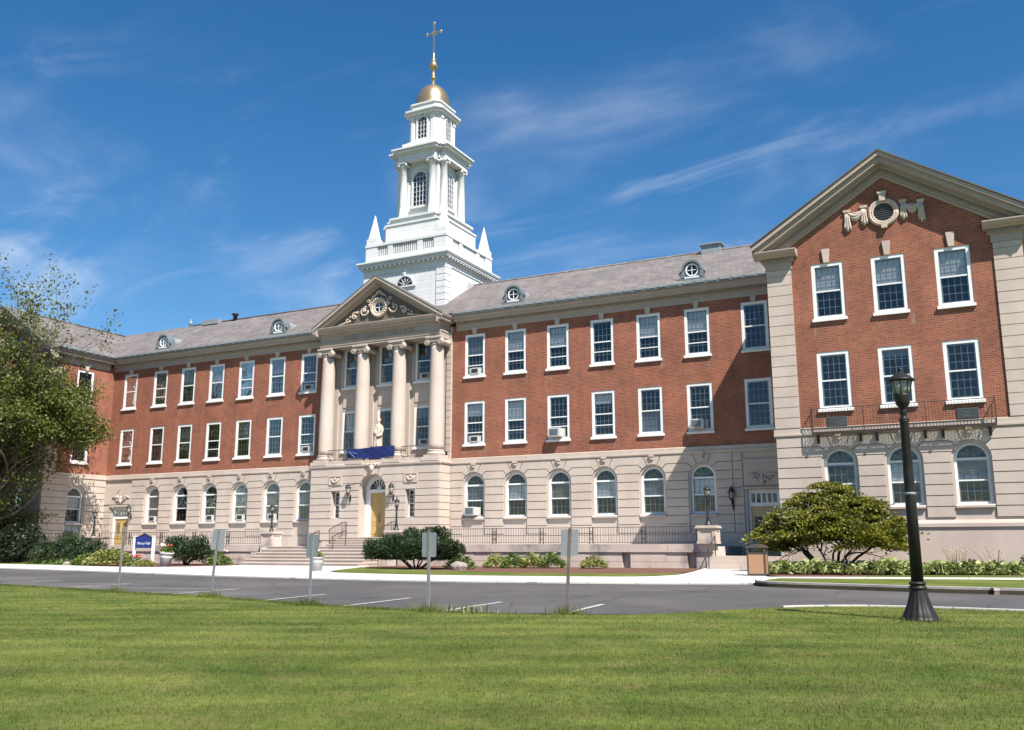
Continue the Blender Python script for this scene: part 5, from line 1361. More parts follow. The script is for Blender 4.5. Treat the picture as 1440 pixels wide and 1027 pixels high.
for k in range(6):
    m = MB(); y = -7.85+0.40*k; z = -1.32+0.17*(k+1)
    m.box(-3.85+0.02*k, 3.95-0.02*k, y, -5.46, z-0.17, z-0.045); m.box(-3.87+0.02*k, 3.97-0.02*k, y-0.035, -5.46, z-0.045, z)
    m.build('step', 'limestone', t, o3)
for k in range(4):
    m = MB(); y = -2.95+0.36*k; z = -0.31+0.132*(k+1)
    m.box(-1.9, 1.9, y, -1.26, z-0.132, z-0.04); m.box(-1.92, 1.92, y-0.03, -1.26, z-0.04, z)
    m.build('step', 'limestone', t, o3)
m = MB()
m.box(-2.3, -1.92, -2.9, -1.32, -0.32, -0.02); m.box(1.92, 2.3, -2.9, -1.32, -0.32, -0.02)
m.box(-4.6, -3.90, -6.2, -5.31, -1.4, -0.62); m.box(4.0, 4.6, -6.2, -5.31, -1.4, -0.62)
[setattr(b, 'location', o3) for b in m.split('cheek_block', 'limestone', t, lambda x, y, z: (x > 0, y > -4))]
def handrail(pts, lab, balusters=True):
    r = empty('stair_handrail', pts[0], lab, 'handrail'); off = tuple(-c for c in pts[0])
    m = MB()
    top = [Vector(p)+Vector((0, 0, 0.86)) for p in pts]
    m.tube([top[0]+Vector((0, -0.12, -0.12)), *top], 0.024, 6)
    for p, q in zip(pts, top): m.tube([p, q], 0.02, 6)
    m.build('rail', 'rail_iron', r, off)
    if balusters:
        m = MB()
        for i in range(len(pts)-1):
            a, b = Vector(pts[i]), Vector(pts[i+1]); n = max(2, int((b-a).length/0.14))
            for k in range(1, n): p = a.lerp(b, k/n); m.tube([p+Vector((0, 0, 0.1)), p+Vector((0, 0, 0.86))], 0.009, 4)
            m.tube([a+Vector((0, 0, 0.12)), b+Vector((0, 0, 0.12))], 0.012, 4)
        m.build('baluster', 'rail_iron', r, off)
for s, w in ((-1, 'left'), (1, 'right')):
    handrail([(s*1.75, -2.9, -0.2), (s*1.75, -1.75, 0.22), (s*1.75, -1.35, 0.22)], 'iron handrail with balusters beside the yellow door, on its %s' % w)
    handrail([(s*0.9, -6.0, -0.64), (s*0.9, -4.9, -0.32)], 'plain iron handrail at the head of the broad steps, %s of the two' % w, False)
t = empty('side_steps', (22.4, -6.2, -1.32), 'short flight of stone steps up to the shaded side door', 'steps'); o3 = (-22.4, 6.2, 1.32)
for k in range(3):
    m = MB(); z = -1.31+0.185*(k+1); m.box(21.3, 24.1, -6.55+0.36*k, -5.4, z-0.185, z); m.build('step', 'limestone', t, o3)
m = MB(); m.box(21.3, 24.17, -5.39, 0.0, -1.4, -0.757); m.build('landing', 'limestone', t, o3)
handrail([(21.42, -6.75, -1.28), (21.42, -5.6, -0.75)], 'iron handrail beside the short side steps', False)

def pedestal(x, y, z0, z1, w, lab):
    o = empty('stone_pedestal', (x, y, z0), lab, 'pedestal')
    m = MB(); m.box(-w/2, w/2, -w/2, w/2, 0, z1-z0-0.12); m.box(-w/2-0.04, w/2+0.04, -w/2-0.04, w/2+0.04, 0, 0.10)
    for tr in (front(-w/2), east(w/2), west(-w/2)):
        m.tr = tr
        for a, b, c, e in ((-w/2, w/2, 0.10, 0.2), (-w/2, w/2, z1-z0-0.24, z1-z0-0.12), (-w/2, -w/2+0.13, 0.2, z1-z0-0.24), (w/2-0.13, w/2, 0.2, z1-z0-0.24)): m.box(a, b, 0, 0.03, c, e)
    m.build('shaft', 'weathered_stone', o)
    m = MB(); m.box(-w/2-0.09, w/2+0.09, -w/2-0.09, w/2+0.09, z1-z0-0.12, z1-z0-0.04); m.box(-w/2-0.05, w/2+0.05, -w/2-0.05, w/2+0.05, z1-z0-0.04, z1-z0); m.build('cap', 'limestone', o)
    return o
def small_lamp(x, y, z, h, lab):
    o = empty('lamp_post', (x, y, z), lab, 'lamp', 'small black lamps on stone pedestals')
    m = MB(); s = h/1.8
    m.lathe([(0.17, 0), (0.17, 0.05), (0.10, 0.12), (0.075, 0.3), (0.085, 0.33), (0.06, 0.4), (0.05, 0.9), (0.045, 1.1), (0.07, 1.13), (0.07, 1.16), (0.05, 1.2), (0.12, 1.27), (0.10, 1.29)], n=12)
    m.v = [(a*s, b*s, c*s) for a, b, c in m.v]; m.build('post', 'black_iron', o)
    g = MB(); g.lathe([(0.095, 1.29), (0.135, 1.55)], n=6); g.v = [(a*s, b*s, c*s) for a, b, c in g.v]; g.build('lantern_glass', 'frosted_glass', o)
    m = MB()
    for k in range(6):
        t = 2*PI*k/6; m.tube([(0.10*math.cos(t), 0.10*math.sin(t), 1.28), (0.14*math.cos(t), 0.14*math.sin(t), 1.56)], 0.011, 4)
    m.lathe([(0.16, 1.545), (0.18, 1.56), (0.14, 1.61), (0.06, 1.67), (0.03, 1.70), (0.035, 1.74), (0.0, 1.84)], n=12)
    m.v = [(a*s, b*s, c*s) for a, b, c in m.v]; m.build('lantern_cap', 'black_iron', o)
pedestal(-4.25, -5.0, -0.30, 0.52, 0.78, 'stone pedestal carrying a lamp at the left of the broad steps'); small_lamp(-4.25, -5.0, 0.52, 1.62, 'small black lamp on the pedestal left of the entrance steps')
pedestal(4.25, -5.0, -0.30, 0.52, 0.78, 'stone pedestal carrying a lamp at the right of the broad steps, behind the big yew'); small_lamp(4.25, -5.0, 0.52, 1.75, 'small black lamp rising behind the big yew, right of the yellow door')
pedestal(21.0, -5.05, -0.22, 0.58, 0.78, 'pale stone pedestal at the right end of the terrace wall'); small_lamp(21.0, -5.05, 0.58, 1.85, 'small black lamp on the pedestal at the right end of the terrace')
pedestal(-18.9, -5.0, -0.30, 0.35, 0.62, 'stone pedestal half hidden behind the dark bush near the tall arched window'); small_lamp(-18.9, -5.0, 0.35, 1.7, 'small black lamp standing in front of the tall arched window at left')

def railing(a, b, y, z0, z1, lab):
    o = empty('iron_railing', ((a+b)/2, y, z0), lab, 'railing'); off = (-(a+b)/2, -y, -z0)
    m = MB(); m.box(a, b, y-0.02, y+0.02, z1-0.025, z1); m.box(a, b, y-0.012, y+0.012, z0+0.40, z0+0.425); m.box(a, b, y-0.012, y+0.012, z0+0.06, z0+0.08)
    x = a
    while x < b: m.box(x-0.007, x+0.007, y-0.007, y+0.007, z0+0.08, z1-0.02); x += 0.135
    m.build('bars', 'rail_iron', o, off)
    x = a
    while x <= b+0.01:
        m = MB()
        for q in (x-0.02, x+0.16): m.box(q-0.016, q+0.016, y-0.016, y+0.016, z0, z1+0.01)
        ring(m, x+0.07, z0+0.52, 0.075, 0.012, 1, 1, 0, 10); ring(m, x+0.07, z0+0.24, 0.06, 0.012, 1, 1, 0, 10)
        m.v = [(p[0], p[1] if abs(p[1]) > 1 else p[1]+y, p[2]) for p in m.v]
        m.build('rail_post', 'rail_iron', o, off); x += (b-a)/max(1, round((b-a)/2.55))
railing(4.9, 20.5, -5.08, -0.22, 0.56, 'black iron railing on the terrace wall right of the entrance')
railing(-23.6, -4.8, -5.08, -0.22, 0.56, 'black iron railing on the terrace wall left of the entrance')

# ------------------------------------------------------------------ wall lanterns
def wall_lantern(x, y, z, lab, s=1.0):
    o = empty('wall_lantern', (x, y, z), lab, 'lantern', 'wall lanterns beside doors')
    m = MB(); m.box(-0.06, 0.06, -0.03, 0.0, -0.45, -0.05); m.tube([(0, -0.02, -0.15), (0, -0.15, -0.30), (0, -0.26, -0.22), (0, -0.27, -0.02)], 0.022, 6); m.lathe([(0.03, -0.10), (0.09, -0.02), (0.11, 0.0)], (0, -0.27, 0), 8)
    m.tube([(0, -0.02, -0.35), (0, -0.1, -0.5), (0, -0.06, -0.58)], 0.018, 5); m.build('bracket', 'black_iron', o)
    m = MB(); m.lathe([(0.10, 0.0), (0.15, 0.34)], (0, -0.27, 0), 6); m.build('lantern_glass', 'frosted_glass', o)
    m = MB()
    for k in range(6):
        t = 2*PI*k/6; m.tube([(0.105*math.cos(t), -0.27+0.105*math.sin(t), 0), (0.155*math.cos(t), -0.27+0.155*math.sin(t), 0.35)], 0.014, 4)
    m.lathe([(0.17, 0.335), (0.19, 0.36), (0.13, 0.42), (0.10, 0.47), (0.12, 0.49), (0.04, 0.56), (0.0, 0.66)], (0, -0.27, 0), 10); m.build('lantern_cap', 'black_iron', o)
wall_lantern(-1.55, PY-0.05, 2.75, 'black wall lantern left of the yellow entrance door')
wall_lantern(1.52, PY-0.05, 2.72, 'black wall lantern right of the yellow entrance door')
wall_lantern(20.95, -0.05, 2.0, 'black wall lantern in the shade left of the side door')
wall_lantern(-21.3, -0.05, 2.0, 'black wall lantern right of the corner side door at far left')

# ------------------------------------------------------------------ window units
def unit(x, y, z, big, lab):
    w, h, d = (0.68, 0.46, 0.42) if big else (0.52, 0.34, 0.10)
    o = empty('window_air_conditioner', (x, y, z), lab, 'air conditioner', 'air conditioners in the windows')
    m = MB(); m.box(-w/2, w/2, -d, 0.02, 0, h); m.box(-w/2-0.02, w/2+0.02, -d+0.03, -d+0.05, -0.0, h+0.01)
    m.box(w/2, w/2+0.14, -0.015, 0.015, 0, h); m.box(-w/2-0.14, -w/2, -0.015, 0.015, 0, h); m.build('case', 'unit_plastic', o)
    m = MB(); m.box(-w/2+0.05, w/2-0.05 if not big else w/2-0.12, -d-0.006, -d, 0.05, h-0.05)
    for k in range(7): zz = 0.07+k*(h-0.14)/6; m.box(-w/2+0.05, w/2-0.05 if not big else w/2-0.12, -d-0.014, -d-0.006, zz-0.006, zz+0.006)
    m.build('louvre', 'gutter_metal' if big else 'grille_dark', o)
N_ = ['first', 'second', 'third', 'fourth', 'fifth', 'sixth', 'seventh']
unit(XS[0], 0.06, Z3+0.12, False, 'air conditioner in the top-floor window just right of the columns')
unit(XS[0], 0.06, Z2+0.12, False, 'air conditioner in the middle-floor window just right of the columns')
unit(XS[2]-0.1, 0.04, Z2+0.12, True, 'large air conditioner jutting from the third middle-floor window right of the columns')
unit(XS[5]-0.1, 0.05, Z2+0.12, True, 'large air conditioner in the middle-floor window at the edge of the wing shadow')
unit(ARCH[0]-0.12, 0.14, SILL+0.12, True, 'large air conditioner in the arched window right of the entrance block')
unit(-XS[0], 0.06, Z3+0.12, False, 'air conditioner in the top-floor window just left of the columns')
unit(-XS[0], 0.06, Z2+0.12, False, 'air conditioner in the middle-floor window just left of the columns')
for k, i in ((1, 1), (2, 2), (3, 3), (5, 5)):
    unit(-ARCH[i], 0.18, SILL+0.11, False, 'air conditioner in the %s arched window left of the entrance block' % N_[i])
unit(2.70, 0.06, Z3+0.12, False, 'air conditioner in the upper window between the two right-hand columns')
unit(2.70, 0.06, Z2+0.12, False, 'air conditioner in the lower window between the two right-hand columns')

# ------------------------------------------------------------------ banner and statue
m = MB(); nx, nz = 28, 8; vs = []; fs = []
for j in range(2):
    for i in range(nx+1):
        for k in range(nz+1):
            u = i/nx; v = k/nz
            x = -1.92+3.42*u
            sag = 0.10*math.sin(PI*u)*(1-v) + 0.02*math.sin(9*u)
            z = 4.80+0.06*u+(0.66-0.03*math.sin(7*u))*v - 0.02*math.sin(PI*u)*v + 0.05*(1-v)*math.sin(5*u+1)+0.06*(1-v)*(2*u-1)**2
            y = PY-0.05-0.02*math.sin(8*u+3*v)-0.028*math.sin(19*u-6*v)*(1-abs(2*v-1)*0.5)-0.015*math.sin(31*u+9*v)-sag*0.2
            vs.append((x, y+0.012*j, z))
n1 = (nx+1)*(nz+1)
for i in range(nx):
    for k in range(nz):
        a = i*(nz+1)+k; q = (a, a+nz+1, a+nz+2, a+1); fs.append(q); fs.append(tuple(t+n1 for t in q[::-1]))
m.add(vs, fs, smooth=True)
ban = m.build('banner', 'banner_blue'); tag(ban, 'creased deep blue cloth banner hung over the rail between the columns', 'banner')
m = MB(); m.tube([(-1.8, PY-0.13, 5.3), (-1.6, PY-0.16, 5.18), (-1.4, PY-0.15, 5.02), (-1.25, PY-0.14, 4.9)], 0.02, 5); m.tube([(-1.75, PY-0.13, 5.28), (-1.4, PY-0.15, 5.22), (-1.1, PY-0.14, 5.13)], 0.014, 5)
m.build('banner_streak', 'banner_pale', ban)

st = empty('statue', (0.0, -0.80, FL), 'pale stone statue of a robed standing figure between the middle columns', 'statue')
m = MB(); m.box(-0.36, 0.36, -0.30, 0.30, 0.0, 0.48); m.box(-0.32, 0.32, -0.26, 0.26, 0.48, 0.60); m.build('plinth', 'limestone', st)
m = MB()
def fold(a, z): return 1+0.05*math.sin(7*a+z*2)+0.035*math.sin(13*a-z*5)
m.lathe([(0.30, 0.60), (0.305, 0.75), (0.28, 1.1), (0.275, 1.45), (0.285, 1.7), (0.29, 1.85), (0.25, 1.98), (0.13, 2.07), (0.085, 2.10), (0.08, 2.16)], (0, 0, 0), 36, fn=fold, tr=lambda u, d, z: (u, d*0.78, z))
m.ball((0.0, -0.03, 2.25), 0.118, 14, 10, (0.88, 1, 1.22))                        # head
m.ball((0.0, -0.145, 2.235), 0.022, 6, 5, (0.8, 1, 1.4))                          # nose
m.ball((0.0, 0.02, 2.28), 0.135, 12, 9, (0.95, 0.95, 1.12))                       # hair / veil
m.ball((0.0, -0.08, 2.14), 0.075, 10, 7, (0.9, 0.9, 1.1))                         # beard
for s in (1, -1):
    m.ball((s*0.2, 0, 1.9), 0.12, 10, 8)
    m.tube([(s*0.25, 0.0, 1.92), (s*0.33, -0.02, 1.68), (s*0.31, -0.10, 1.46)], [0.105, 0.095, 0.085], 10)
m.tube([(-0.31, -0.10, 1.46), (-0.2, -0.24, 1.50), (-0.04, -0.29, 1.58)], [0.085, 0.07, 0.045], 10)
m.tube([(0.31, -0.10, 1.46), (0.22, -0.24, 1.40), (0.06, -0.30, 1.40)], [0.085, 0.07, 0.045], 10)
m.tube([(0.30, -0.05, 1.85), (0.12, -0.24, 1.55), (-0.1, -0.28, 1.25), (-0.18, -0.25, 0.9), (-0.2, -0.2, 0.66)], [0.07, 0.075, 0.07, 0.06, 0.05], 8)   # cloak fold
m.tube([(-0.28, -0.05, 1.6), (-0.30, -0.12, 1.1), (-0.29, -0.12, 0.66)], [0.06, 0.07, 0.06], 8)
m.tube([(0.02, -0.2, 1.22), (0.08, -0.26, 0.9), (0.1, -0.24, 0.64)], [0.05, 0.055, 0.06], 8)
m.ball((-0.08, -0.30, 1.62), 0.10, 9, 7, (1.0, 0.9, 1.5)); m.ball((-0.1, -0.31, 1.82), 0.068, 9, 7)                      # carried child
m.v = [(a*0.86, b*0.9, 0.6+(c-0.6)*1.10) for a, b, c in m.v]
body = m.build('robed_figure', 'carved_stone', st)
rm = body.modifiers.new('blend', 'REMESH'); rm.mode = 'VOXEL'; rm.voxel_size = 0.022; rm.use_smooth_shade = True
sm = body.modifiers.new('soften', 'SMOOTH'); sm.factor = 0.5; sm.iterations = 3

# ------------------------------------------------------------------ tall lamp post on the lawn
o = empty('street_lamp', (31.13, -29.85, -1.6), 'tall black cast iron lamp post with a flared fluted base on the lawn', 'lamp post')
m = MB()
def flute(a, z): return 1+0.035*math.cos(16*a) if 0.07 < z < 0.5 else 1
m.lathe([(0.285, 0.03), (0.285, 0.075), (0.265, 0.08), (0.262, 0.11), (0.225, 0.19), (0.175, 0.31), (0.145, 0.42), (0.128, 0.52), (0.125, 0.53), (0.14, 0.54), (0.14, 0.575), (0.118, 0.585), (0.118, 0.61), (0.132, 0.615), (0.132, 0.64), (0.10, 0.66)], n=64, fn=flute)
m.build('base', 'lamp_black', o)
m = MB(); m.lathe([(0.096, 0.64), (0.086, 2.0), (0.070, 3.26), (0.075, 3.27), (0.075, 3.30)], n=24); m.build('shaft', 'lamp_black', o)
m = MB(); m.lathe([(0.086, 2.05), (0.094, 2.06), (0.094, 2.085), (0.086, 2.095)], n=24); m.build('band', 'galvanised', o)
m = MB()
m.lathe([(0.075, 3.29), (0.08, 3.31), (0.055, 3.35), (0.05, 3.39), (0.068, 3.42), (0.05, 3.46), (0.055, 3.50), (0.105, 3.56), (0.118, 3.62), (0.128, 3.71), (0.128, 3.74)], n=24)
m.build('cup', 'lamp_black', o)
m = MB(); m.lathe([(0.118, 3.735), (0.168, 3.97)], n=8); m.build('lantern_glass', 'frosted_glass', o)
m = MB()
for k in range(8):
    t = 2*PI*k/8; m.tube([(0.121*math.cos(t), 0.121*math.sin(t), 3.73), (0.172*math.cos(t), 0.172*math.sin(t), 3.97)], 0.009, 4)
m.build('cage', 'lamp_black', o)
m = MB(); m.lathe([(0.19, 3.955), (0.222, 3.965), (0.222, 3.985), (0.20, 4.0), (0.14, 4.055), (0.075, 4.095), (0.05, 4.105), (0.03, 4.115), (0.028, 4.135), (0.04, 4.155), (0.035, 4.18), (0.0, 4.20)], n=24); m.build('roof_cap', 'lamp_black', o)

# ------------------------------------------------------------------ sign posts along the lawn edge
def signpost(x, y, h, lean, pw, ph, yaw, mt, lab, twist=0.0, drop=0.02):
    o = empty('sign_post', (x, y, gz(x, y)+0.02), lab, 'sign post', 'parking signs along the lawn edge')
    m = MB(); L_ = lean
    P = [(L_*t*t*0.5+L_*t*0.5, 0, h*t) for t in np.linspace(0, 1, 7)]
    for i in range(6):
        a, b = P[i], P[i+1]
        for u0, u1, v0, v1 in ((-0.028, 0.028, -0.006, 0.004), (-0.028, -0.020, 0.004, 0.026), (0.020, 0.028, 0.004, 0.026)):
            vs = [(p[0]+u, v, p[2]) for p in (a, b) for u, v in ((u0, v0), (u1, v0), (u1, v1), (u0, v1))]
            m.add(vs, [(0, 1, 2, 3), (7, 6, 5, 4), (0, 4, 5, 1), (1, 5, 6, 2), (2, 6, 7, 3), (3, 7, 4, 0)])
    m.build('post', mt, o)
    m = MB(); r = 0.03; c = [(pw/2-r, ph/2-r, 0), (-pw/2+r, ph/2-r, 90), (-pw/2+r, -ph/2+r, 180), (pw/2-r, -ph/2+r, 270)]
    poly = []
    for cx, cz, a0 in c:
        for k in range(4): t = math.radians(a0+30*k); poly.append((cx+r*math.cos(t), cz+r*math.sin(t)))
    cosy, siny = math.cos(yaw), math.sin(yaw); sl = lean/h
    tr = lambda u, d, z: (lean+(u)*cosy-d*siny-(ph/2+drop-z)*sl, 0.012+d*cosy+u*siny, h-ph/2-drop+z)
    m.prism(poly, 0.0, 0.004, tr=tr); m.build('sign_panel', 'galvanised', o)
    m = MB()
    for z in (ph*0.32, -ph*0.32): m.ball((0, -0.012, z), 0.011, 6, 4, tr=tr)
    m.build('bolt', 'post_metal', o)
signpost(11.56, -28.88, 1.72, 0.10, 0.30, 0.45, math.radians(-36), 'post_metal', 'leaning grey sign post with its panel seen edge on, farthest left', drop=0.05)
signpost(15.57, -29.6, 1.62, 0.14, 0.31, 0.46, math.radians(30), 'post_metal', 'leaning grey-green sign post with a turned panel left of the stone planter')
signpost(19.71, -31.08, 1.47, 0.03, 0.30, 0.45, math.radians(2), 'galvanised', 'grey sign post in front of the broad steps and the pale planter')
signpost(22.88, -31.58, 1.48, 0.0, 0.30, 0.45, math.radians(4), 'post_metal', 'grey sign post with a square-on panel in front of the big dark yew')
signpost(25.47, -31.10, 1.52, 0.075, 0.31, 0.46, math.radians(20), 'rust_post', 'leaning rusty sign post with a grey panel in front of the terrace wall')

# ------------------------------------------------------------------ blue board on white posts
bx, by = -8.6, -10.1
o = empty('sign_board', (bx, by, gz(bx, by)), 'small blue sign board with a peaked top between two white posts', 'sign', rz=math.radians(6)); 
m = MB(); m.box(-0.70, -0.58, -0.06, 0.06, 0, 1.58); m.box(-0.72, -0.56, -0.08, 0.08, 1.58, 1.62); m.build('post', 'white_paint', o)
m = MB(); m.box(0.58, 0.70, -0.06, 0.06, 0, 1.58); m.box(0.56, 0.72, -0.08, 0.08, 1.58, 1.62); m.build('post', 'white_paint', o)
m = MB(front(0)); m.prism([(-0.575, 0.98), (0.575, 0.98), (0.575, 1.50), (0.32, 1.58), (0.0, 1.72), (-0.32, 1.58), (-0.575, 1.50)], -0.03, 0.03); bo = m.build('board', 'sign_blue', o)
m = MB(front(0)); m.prism([(0.575, 1.505), (0.32, 1.585), (0.0, 1.725), (-0.32, 1.585), (-0.575, 1.505), (-0.575, 1.535), (-0.32, 1.62), (0.0, 1.765), (0.32, 1.62), (0.575, 1.535)], -0.045, 0.045); m.build('top_moulding', 'black_iron', o)
text_obj('lettering', 'Mercy Hall', 0.20, 'white_paint', bo, (0, -0.032, 1.22), (PI/2, 0, 0), 0.003)

# ------------------------------------------------------------------ litter bin
o = empty('litter_bin', (24.78, -12.63, gz(24.8, -12.6)+0.045), 'brown litter bin with tan pebbled panels and a domed open top', 'litter bin', rz=math.radians(4))
m = MB(); w = 0.325
for x, y in ((-w, -w), (w-0.06, -w), (-w, w-0.06), (w-0.06, w-0.06)): m.box(x, x+0.06, y, y+0.06, 0, 0.98)
m.box(-w+0.02, w-0.02, -w+0.02, w-0.02, 0.02, 0.07); m.box(-w, w, -w, w, 0.76, 0.80)
m.build('frame', 'bin_brown', o)
m = MB(); m.box(-w+0.06, w-0.06, -w+0.015, -w+0.05, 0.07, 0.75); m.box(-w+0.06, w-0.06, w-0.05, w-0.015, 0.07, 0.75); m.box(-w+0.015, -w+0.05, -w+0.06, w-0.06, 0.07, 0.75); m.box(w-0.05, w-0.015, -w+0.06, w-0.06, 0.07, 0.75)
m.build('panel', 'bin_panel', o)
m = MB(front(0)); A = [(-w-0.03, 0.96)]+[(-w-0.03+(2*w+0.06)*k/12, 1.0+0.10*math.sin(PI*k/12)) for k in range(13)]+[(w+0.03, 0.96)]
m.prism(A, -w-0.03, w+0.03); m.build('domed_lid', 'bin_brown', o)
m = MB(); m.box(-w+0.07, w-0.07, -w+0.07, w-0.07, 0.3, 0.79); m.build('liner', 'black_iron', o)

# ------------------------------------------------------------------ planting helpers
def leafmesh(name, pts, dirs, ln, wd, m, parent=None, off=None, seed=0, jitter=0.8, stuff=False):
    r = np.random.default_rng(seed); n = len(pts); pts = np.asarray(pts, float)
    a = np.asarray(dirs, float)+r.normal(0, jitter, (n, 3)); a /= np.linalg.norm(a, axis=1)[:, None]+1e-9
    b = np.cross(a, r.normal(0, 1, (n, 3))); b /= np.linalg.norm(b, axis=1)[:, None]+1e-9
    l = (ln*r.uniform(0.65, 1.3, n))[:, None]; w = (wd*r.uniform(0.7, 1.25, n))[:, None]
    V = np.stack([pts-a*l*0.5, pts+b*w*0.5-a*l*0.05, pts+a*l*0.5, pts-b*w*0.5-a*l*0.05], 1).reshape(-1, 3)
    return quadmesh(name, V, 4, m, parent, off)
def quadmesh(name, V, k, m, parent=None, off=None):
    n = len(V)//k
    me = bpy.data.meshes.new(name)
    me.vertices.add(len(V)); me.vertices.foreach_set('co', V.astype(np.float32).ravel())
    me.loops.add(len(V)); me.loops.foreach_set('vertex_index', np.arange(len(V), dtype=np.int32))
    me.polygons.add(n); me.polygons.foreach_set('loop_start', np.arange(0, len(V), k, dtype=np.int32)); me.polygons.foreach_set('loop_total', np.full(n, k, dtype=np.int32))
    me.update(); me.validate(); me.materials.append(MATS[m])
    o = link(bpy.data.objects.new(name, me))
    if parent is not None: o.parent = parent
    if off: o.location = off
    return o
def lumps(r, K, rad, rmin, rmax, zlo=-0.2, shell=0.75):
    L_ = []
    for k in range(K):
        d = r.normal(0, 1, 3); d /= np.linalg.norm(d)
        if d[2] < zlo: d[2] = -d[2]*0.5
        s = shell*r.uniform(0.55, 1.05)
        L_.append((d*np.array(rad)*s, r.uniform(rmin, rmax)))
    return L_
def fill(r, L_, n, squash=0.8, skin=0.35):
    w = np.array([q[1]**2 for q in L_]); w /= w.sum()
    idx = r.choice(len(L_), n, p=w)
    d = r.normal(0, 1, (n, 3)); d /= np.linalg.norm(d, axis=1)[:, None]
    rr = np.array([L_[i][1] for i in idx])*(1-skin*r.random(n)**1.5)
    c = np.array([L_[i][0] for i in idx])
    dd = d*rr[:, None]; dd[:, 2] *= squash
    return c+dd, d
def bush(name, c, rad, n, ln, wd, m, lab, seed, K=26, lr=(0.25, 0.5), stems=True, up=0.4, cat='bush', group=None, zcut=None, jitter=0.7, shell=0.8):
    r = np.random.default_rng(seed)
    o = empty(name, c, lab, cat, group)
    L_ = lumps(r, K, rad, lr[0], lr[1], shell=shell)
    P, d = fill(r, L_, n, 0.85, 0.55); P[:, 2] += rad[2]*0.45
    keep = P[:, 2] > (0.03 if zcut is None else zcut); P, d = P[keep], d[keep]
    d[:, 2] += up
    leafmesh('foliage', P, d, ln, wd, m, o, None, seed, jitter)
    if stems:
        mb = MB()
        for k in range(9):
            q = L_[k][0]; mb.tube([(q[0]*0.06, q[1]*0.06, -0.05), (q[0]*0.4, q[1]*0.4, rad[2]*0.25), (q[0]*0.8, q[1]*0.8, max(0.15, q[2]*0.8+rad[2]*0.4))], [0.05, 0.035, 0.015], 5)
        mb.build('stem', 'dark_bark', o)
    return o
def gp(x, y, dz=0.0): return (x, y, gz(x, y)+dz)

# yews
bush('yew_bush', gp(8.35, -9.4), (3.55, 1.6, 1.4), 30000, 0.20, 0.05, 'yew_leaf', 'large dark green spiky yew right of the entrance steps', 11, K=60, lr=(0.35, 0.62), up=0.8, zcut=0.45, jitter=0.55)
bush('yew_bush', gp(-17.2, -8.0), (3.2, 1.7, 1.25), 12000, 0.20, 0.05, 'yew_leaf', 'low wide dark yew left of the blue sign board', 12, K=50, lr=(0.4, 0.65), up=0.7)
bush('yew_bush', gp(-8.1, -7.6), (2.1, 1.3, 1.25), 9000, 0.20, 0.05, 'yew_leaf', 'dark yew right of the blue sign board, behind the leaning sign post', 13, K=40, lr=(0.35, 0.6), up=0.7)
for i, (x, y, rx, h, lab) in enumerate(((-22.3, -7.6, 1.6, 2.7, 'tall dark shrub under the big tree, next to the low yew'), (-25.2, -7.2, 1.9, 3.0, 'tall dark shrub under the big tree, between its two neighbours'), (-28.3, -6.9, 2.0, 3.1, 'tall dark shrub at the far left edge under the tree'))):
    bush('tall_shrub', gp(x, y), (rx, 1.4, h*0.62), 7000, 0.26, 0.10, 'shaded_leaf', lab, 20+i, K=44, lr=(0.4, 0.7), up=0.2, group='dark shrubs under the tree')
# bed plants: leaf rosettes
def rosette(name, c, rad, h, n, ln, wd, m, lab, seed, group=None, cat='plant', flowers=None):
    r = np.random.default_rng(seed); o = empty(name, c, lab, cat, group)
    a = r.uniform(0, 2*PI, n); q = rad*np.sqrt(r.random(n)); zz_ = h*(1-(q/rad)**2*0.75)*r.uniform(0.35, 1.0, n)
    P = np.stack([q*np.cos(a), q*np.sin(a), zz_], 1); d = np.stack([np.cos(a), np.sin(a), np.full(n, 0.35)], 1)
    leafmesh('foliage', P, d, ln, wd, m, o, None, seed, 0.45)
    if flowers:
        mb = MB()
        for k in range(flowers[0]):
            x, y = r.normal(0, rad*0.4, 2); z = h*r.uniform(0.9, 1.15)
            mb.ball((x, y, z), flowers[2], 6, 4, (1, 1, 0.8))
        mb.split('flower', flowers[1], o, lambda x, y, z: (x, y, z))
    return o
hp = rosette('hosta_plant', (0, 0, 0), 0.46, 0.44, 190, 0.25, 0.13, 'hosta_leaf', 'variegated hosta with cream and green leaves in the row under the right wing', 31, 'hostas in a row under the right wing')
hk = [x for x in COL.objects if x.parent is hp]
spots = []
for i in range(15): x = 24.75+i*0.52; spots.append((x, -10.6+0.07*i+0.1*math.sin(i*2.1)))
for i in range(13): x = 25.0+i*0.55; spots.append((x, -9.8+0.06*i+0.1*math.sin(i*1.7)))
for i in range(7): spots.append((32.3+0.1+i*0.5-0.1, -9.35+0.08*i) if i < 2 else (28.6+i*0.55, -9.1+0.05*i))
for i, (x, y) in enumerate(spots):
    q = hp if i == 0 else copy_obj(hp)
    q.location = gp(x, y, 0.02); q.rotation_euler = (0, 0, random.uniform(0, 6.28)); s_ = random.uniform(0.85, 1.2); q.scale = (s_, s_, s_*random.uniform(0.9, 1.15))
    if i:
        for ch in hk: copy_obj(ch, q)
rosette('shrub', gp(33.25, -8.9), 0.26, 0.75, 500, 0.13, 0.05, 'green_leaf', 'small upright green shrub at the right end of the hostas', 41, cat='shrub')
rosette('shrub', gp(34.3, -8.6), 0.40, 0.55, 400, 0.16, 0.06, 'lime_leaf', 'light green shrub by the right picture edge', 42, cat='shrub')
rosette('shrub', gp(-11.0, -10.2), 1.35, 1.0, 2400, 0.22, 0.10, 'lime_leaf', 'rounded yellow-green shrub just left of the blue sign board', 43, cat='shrub')
rosette('shrub', gp(-13.6, -9.6), 0.8, 0.7, 900, 0.22, 0.08, 'green_leaf', 'mid green shrub in front of the low yew', 44, cat='shrub')
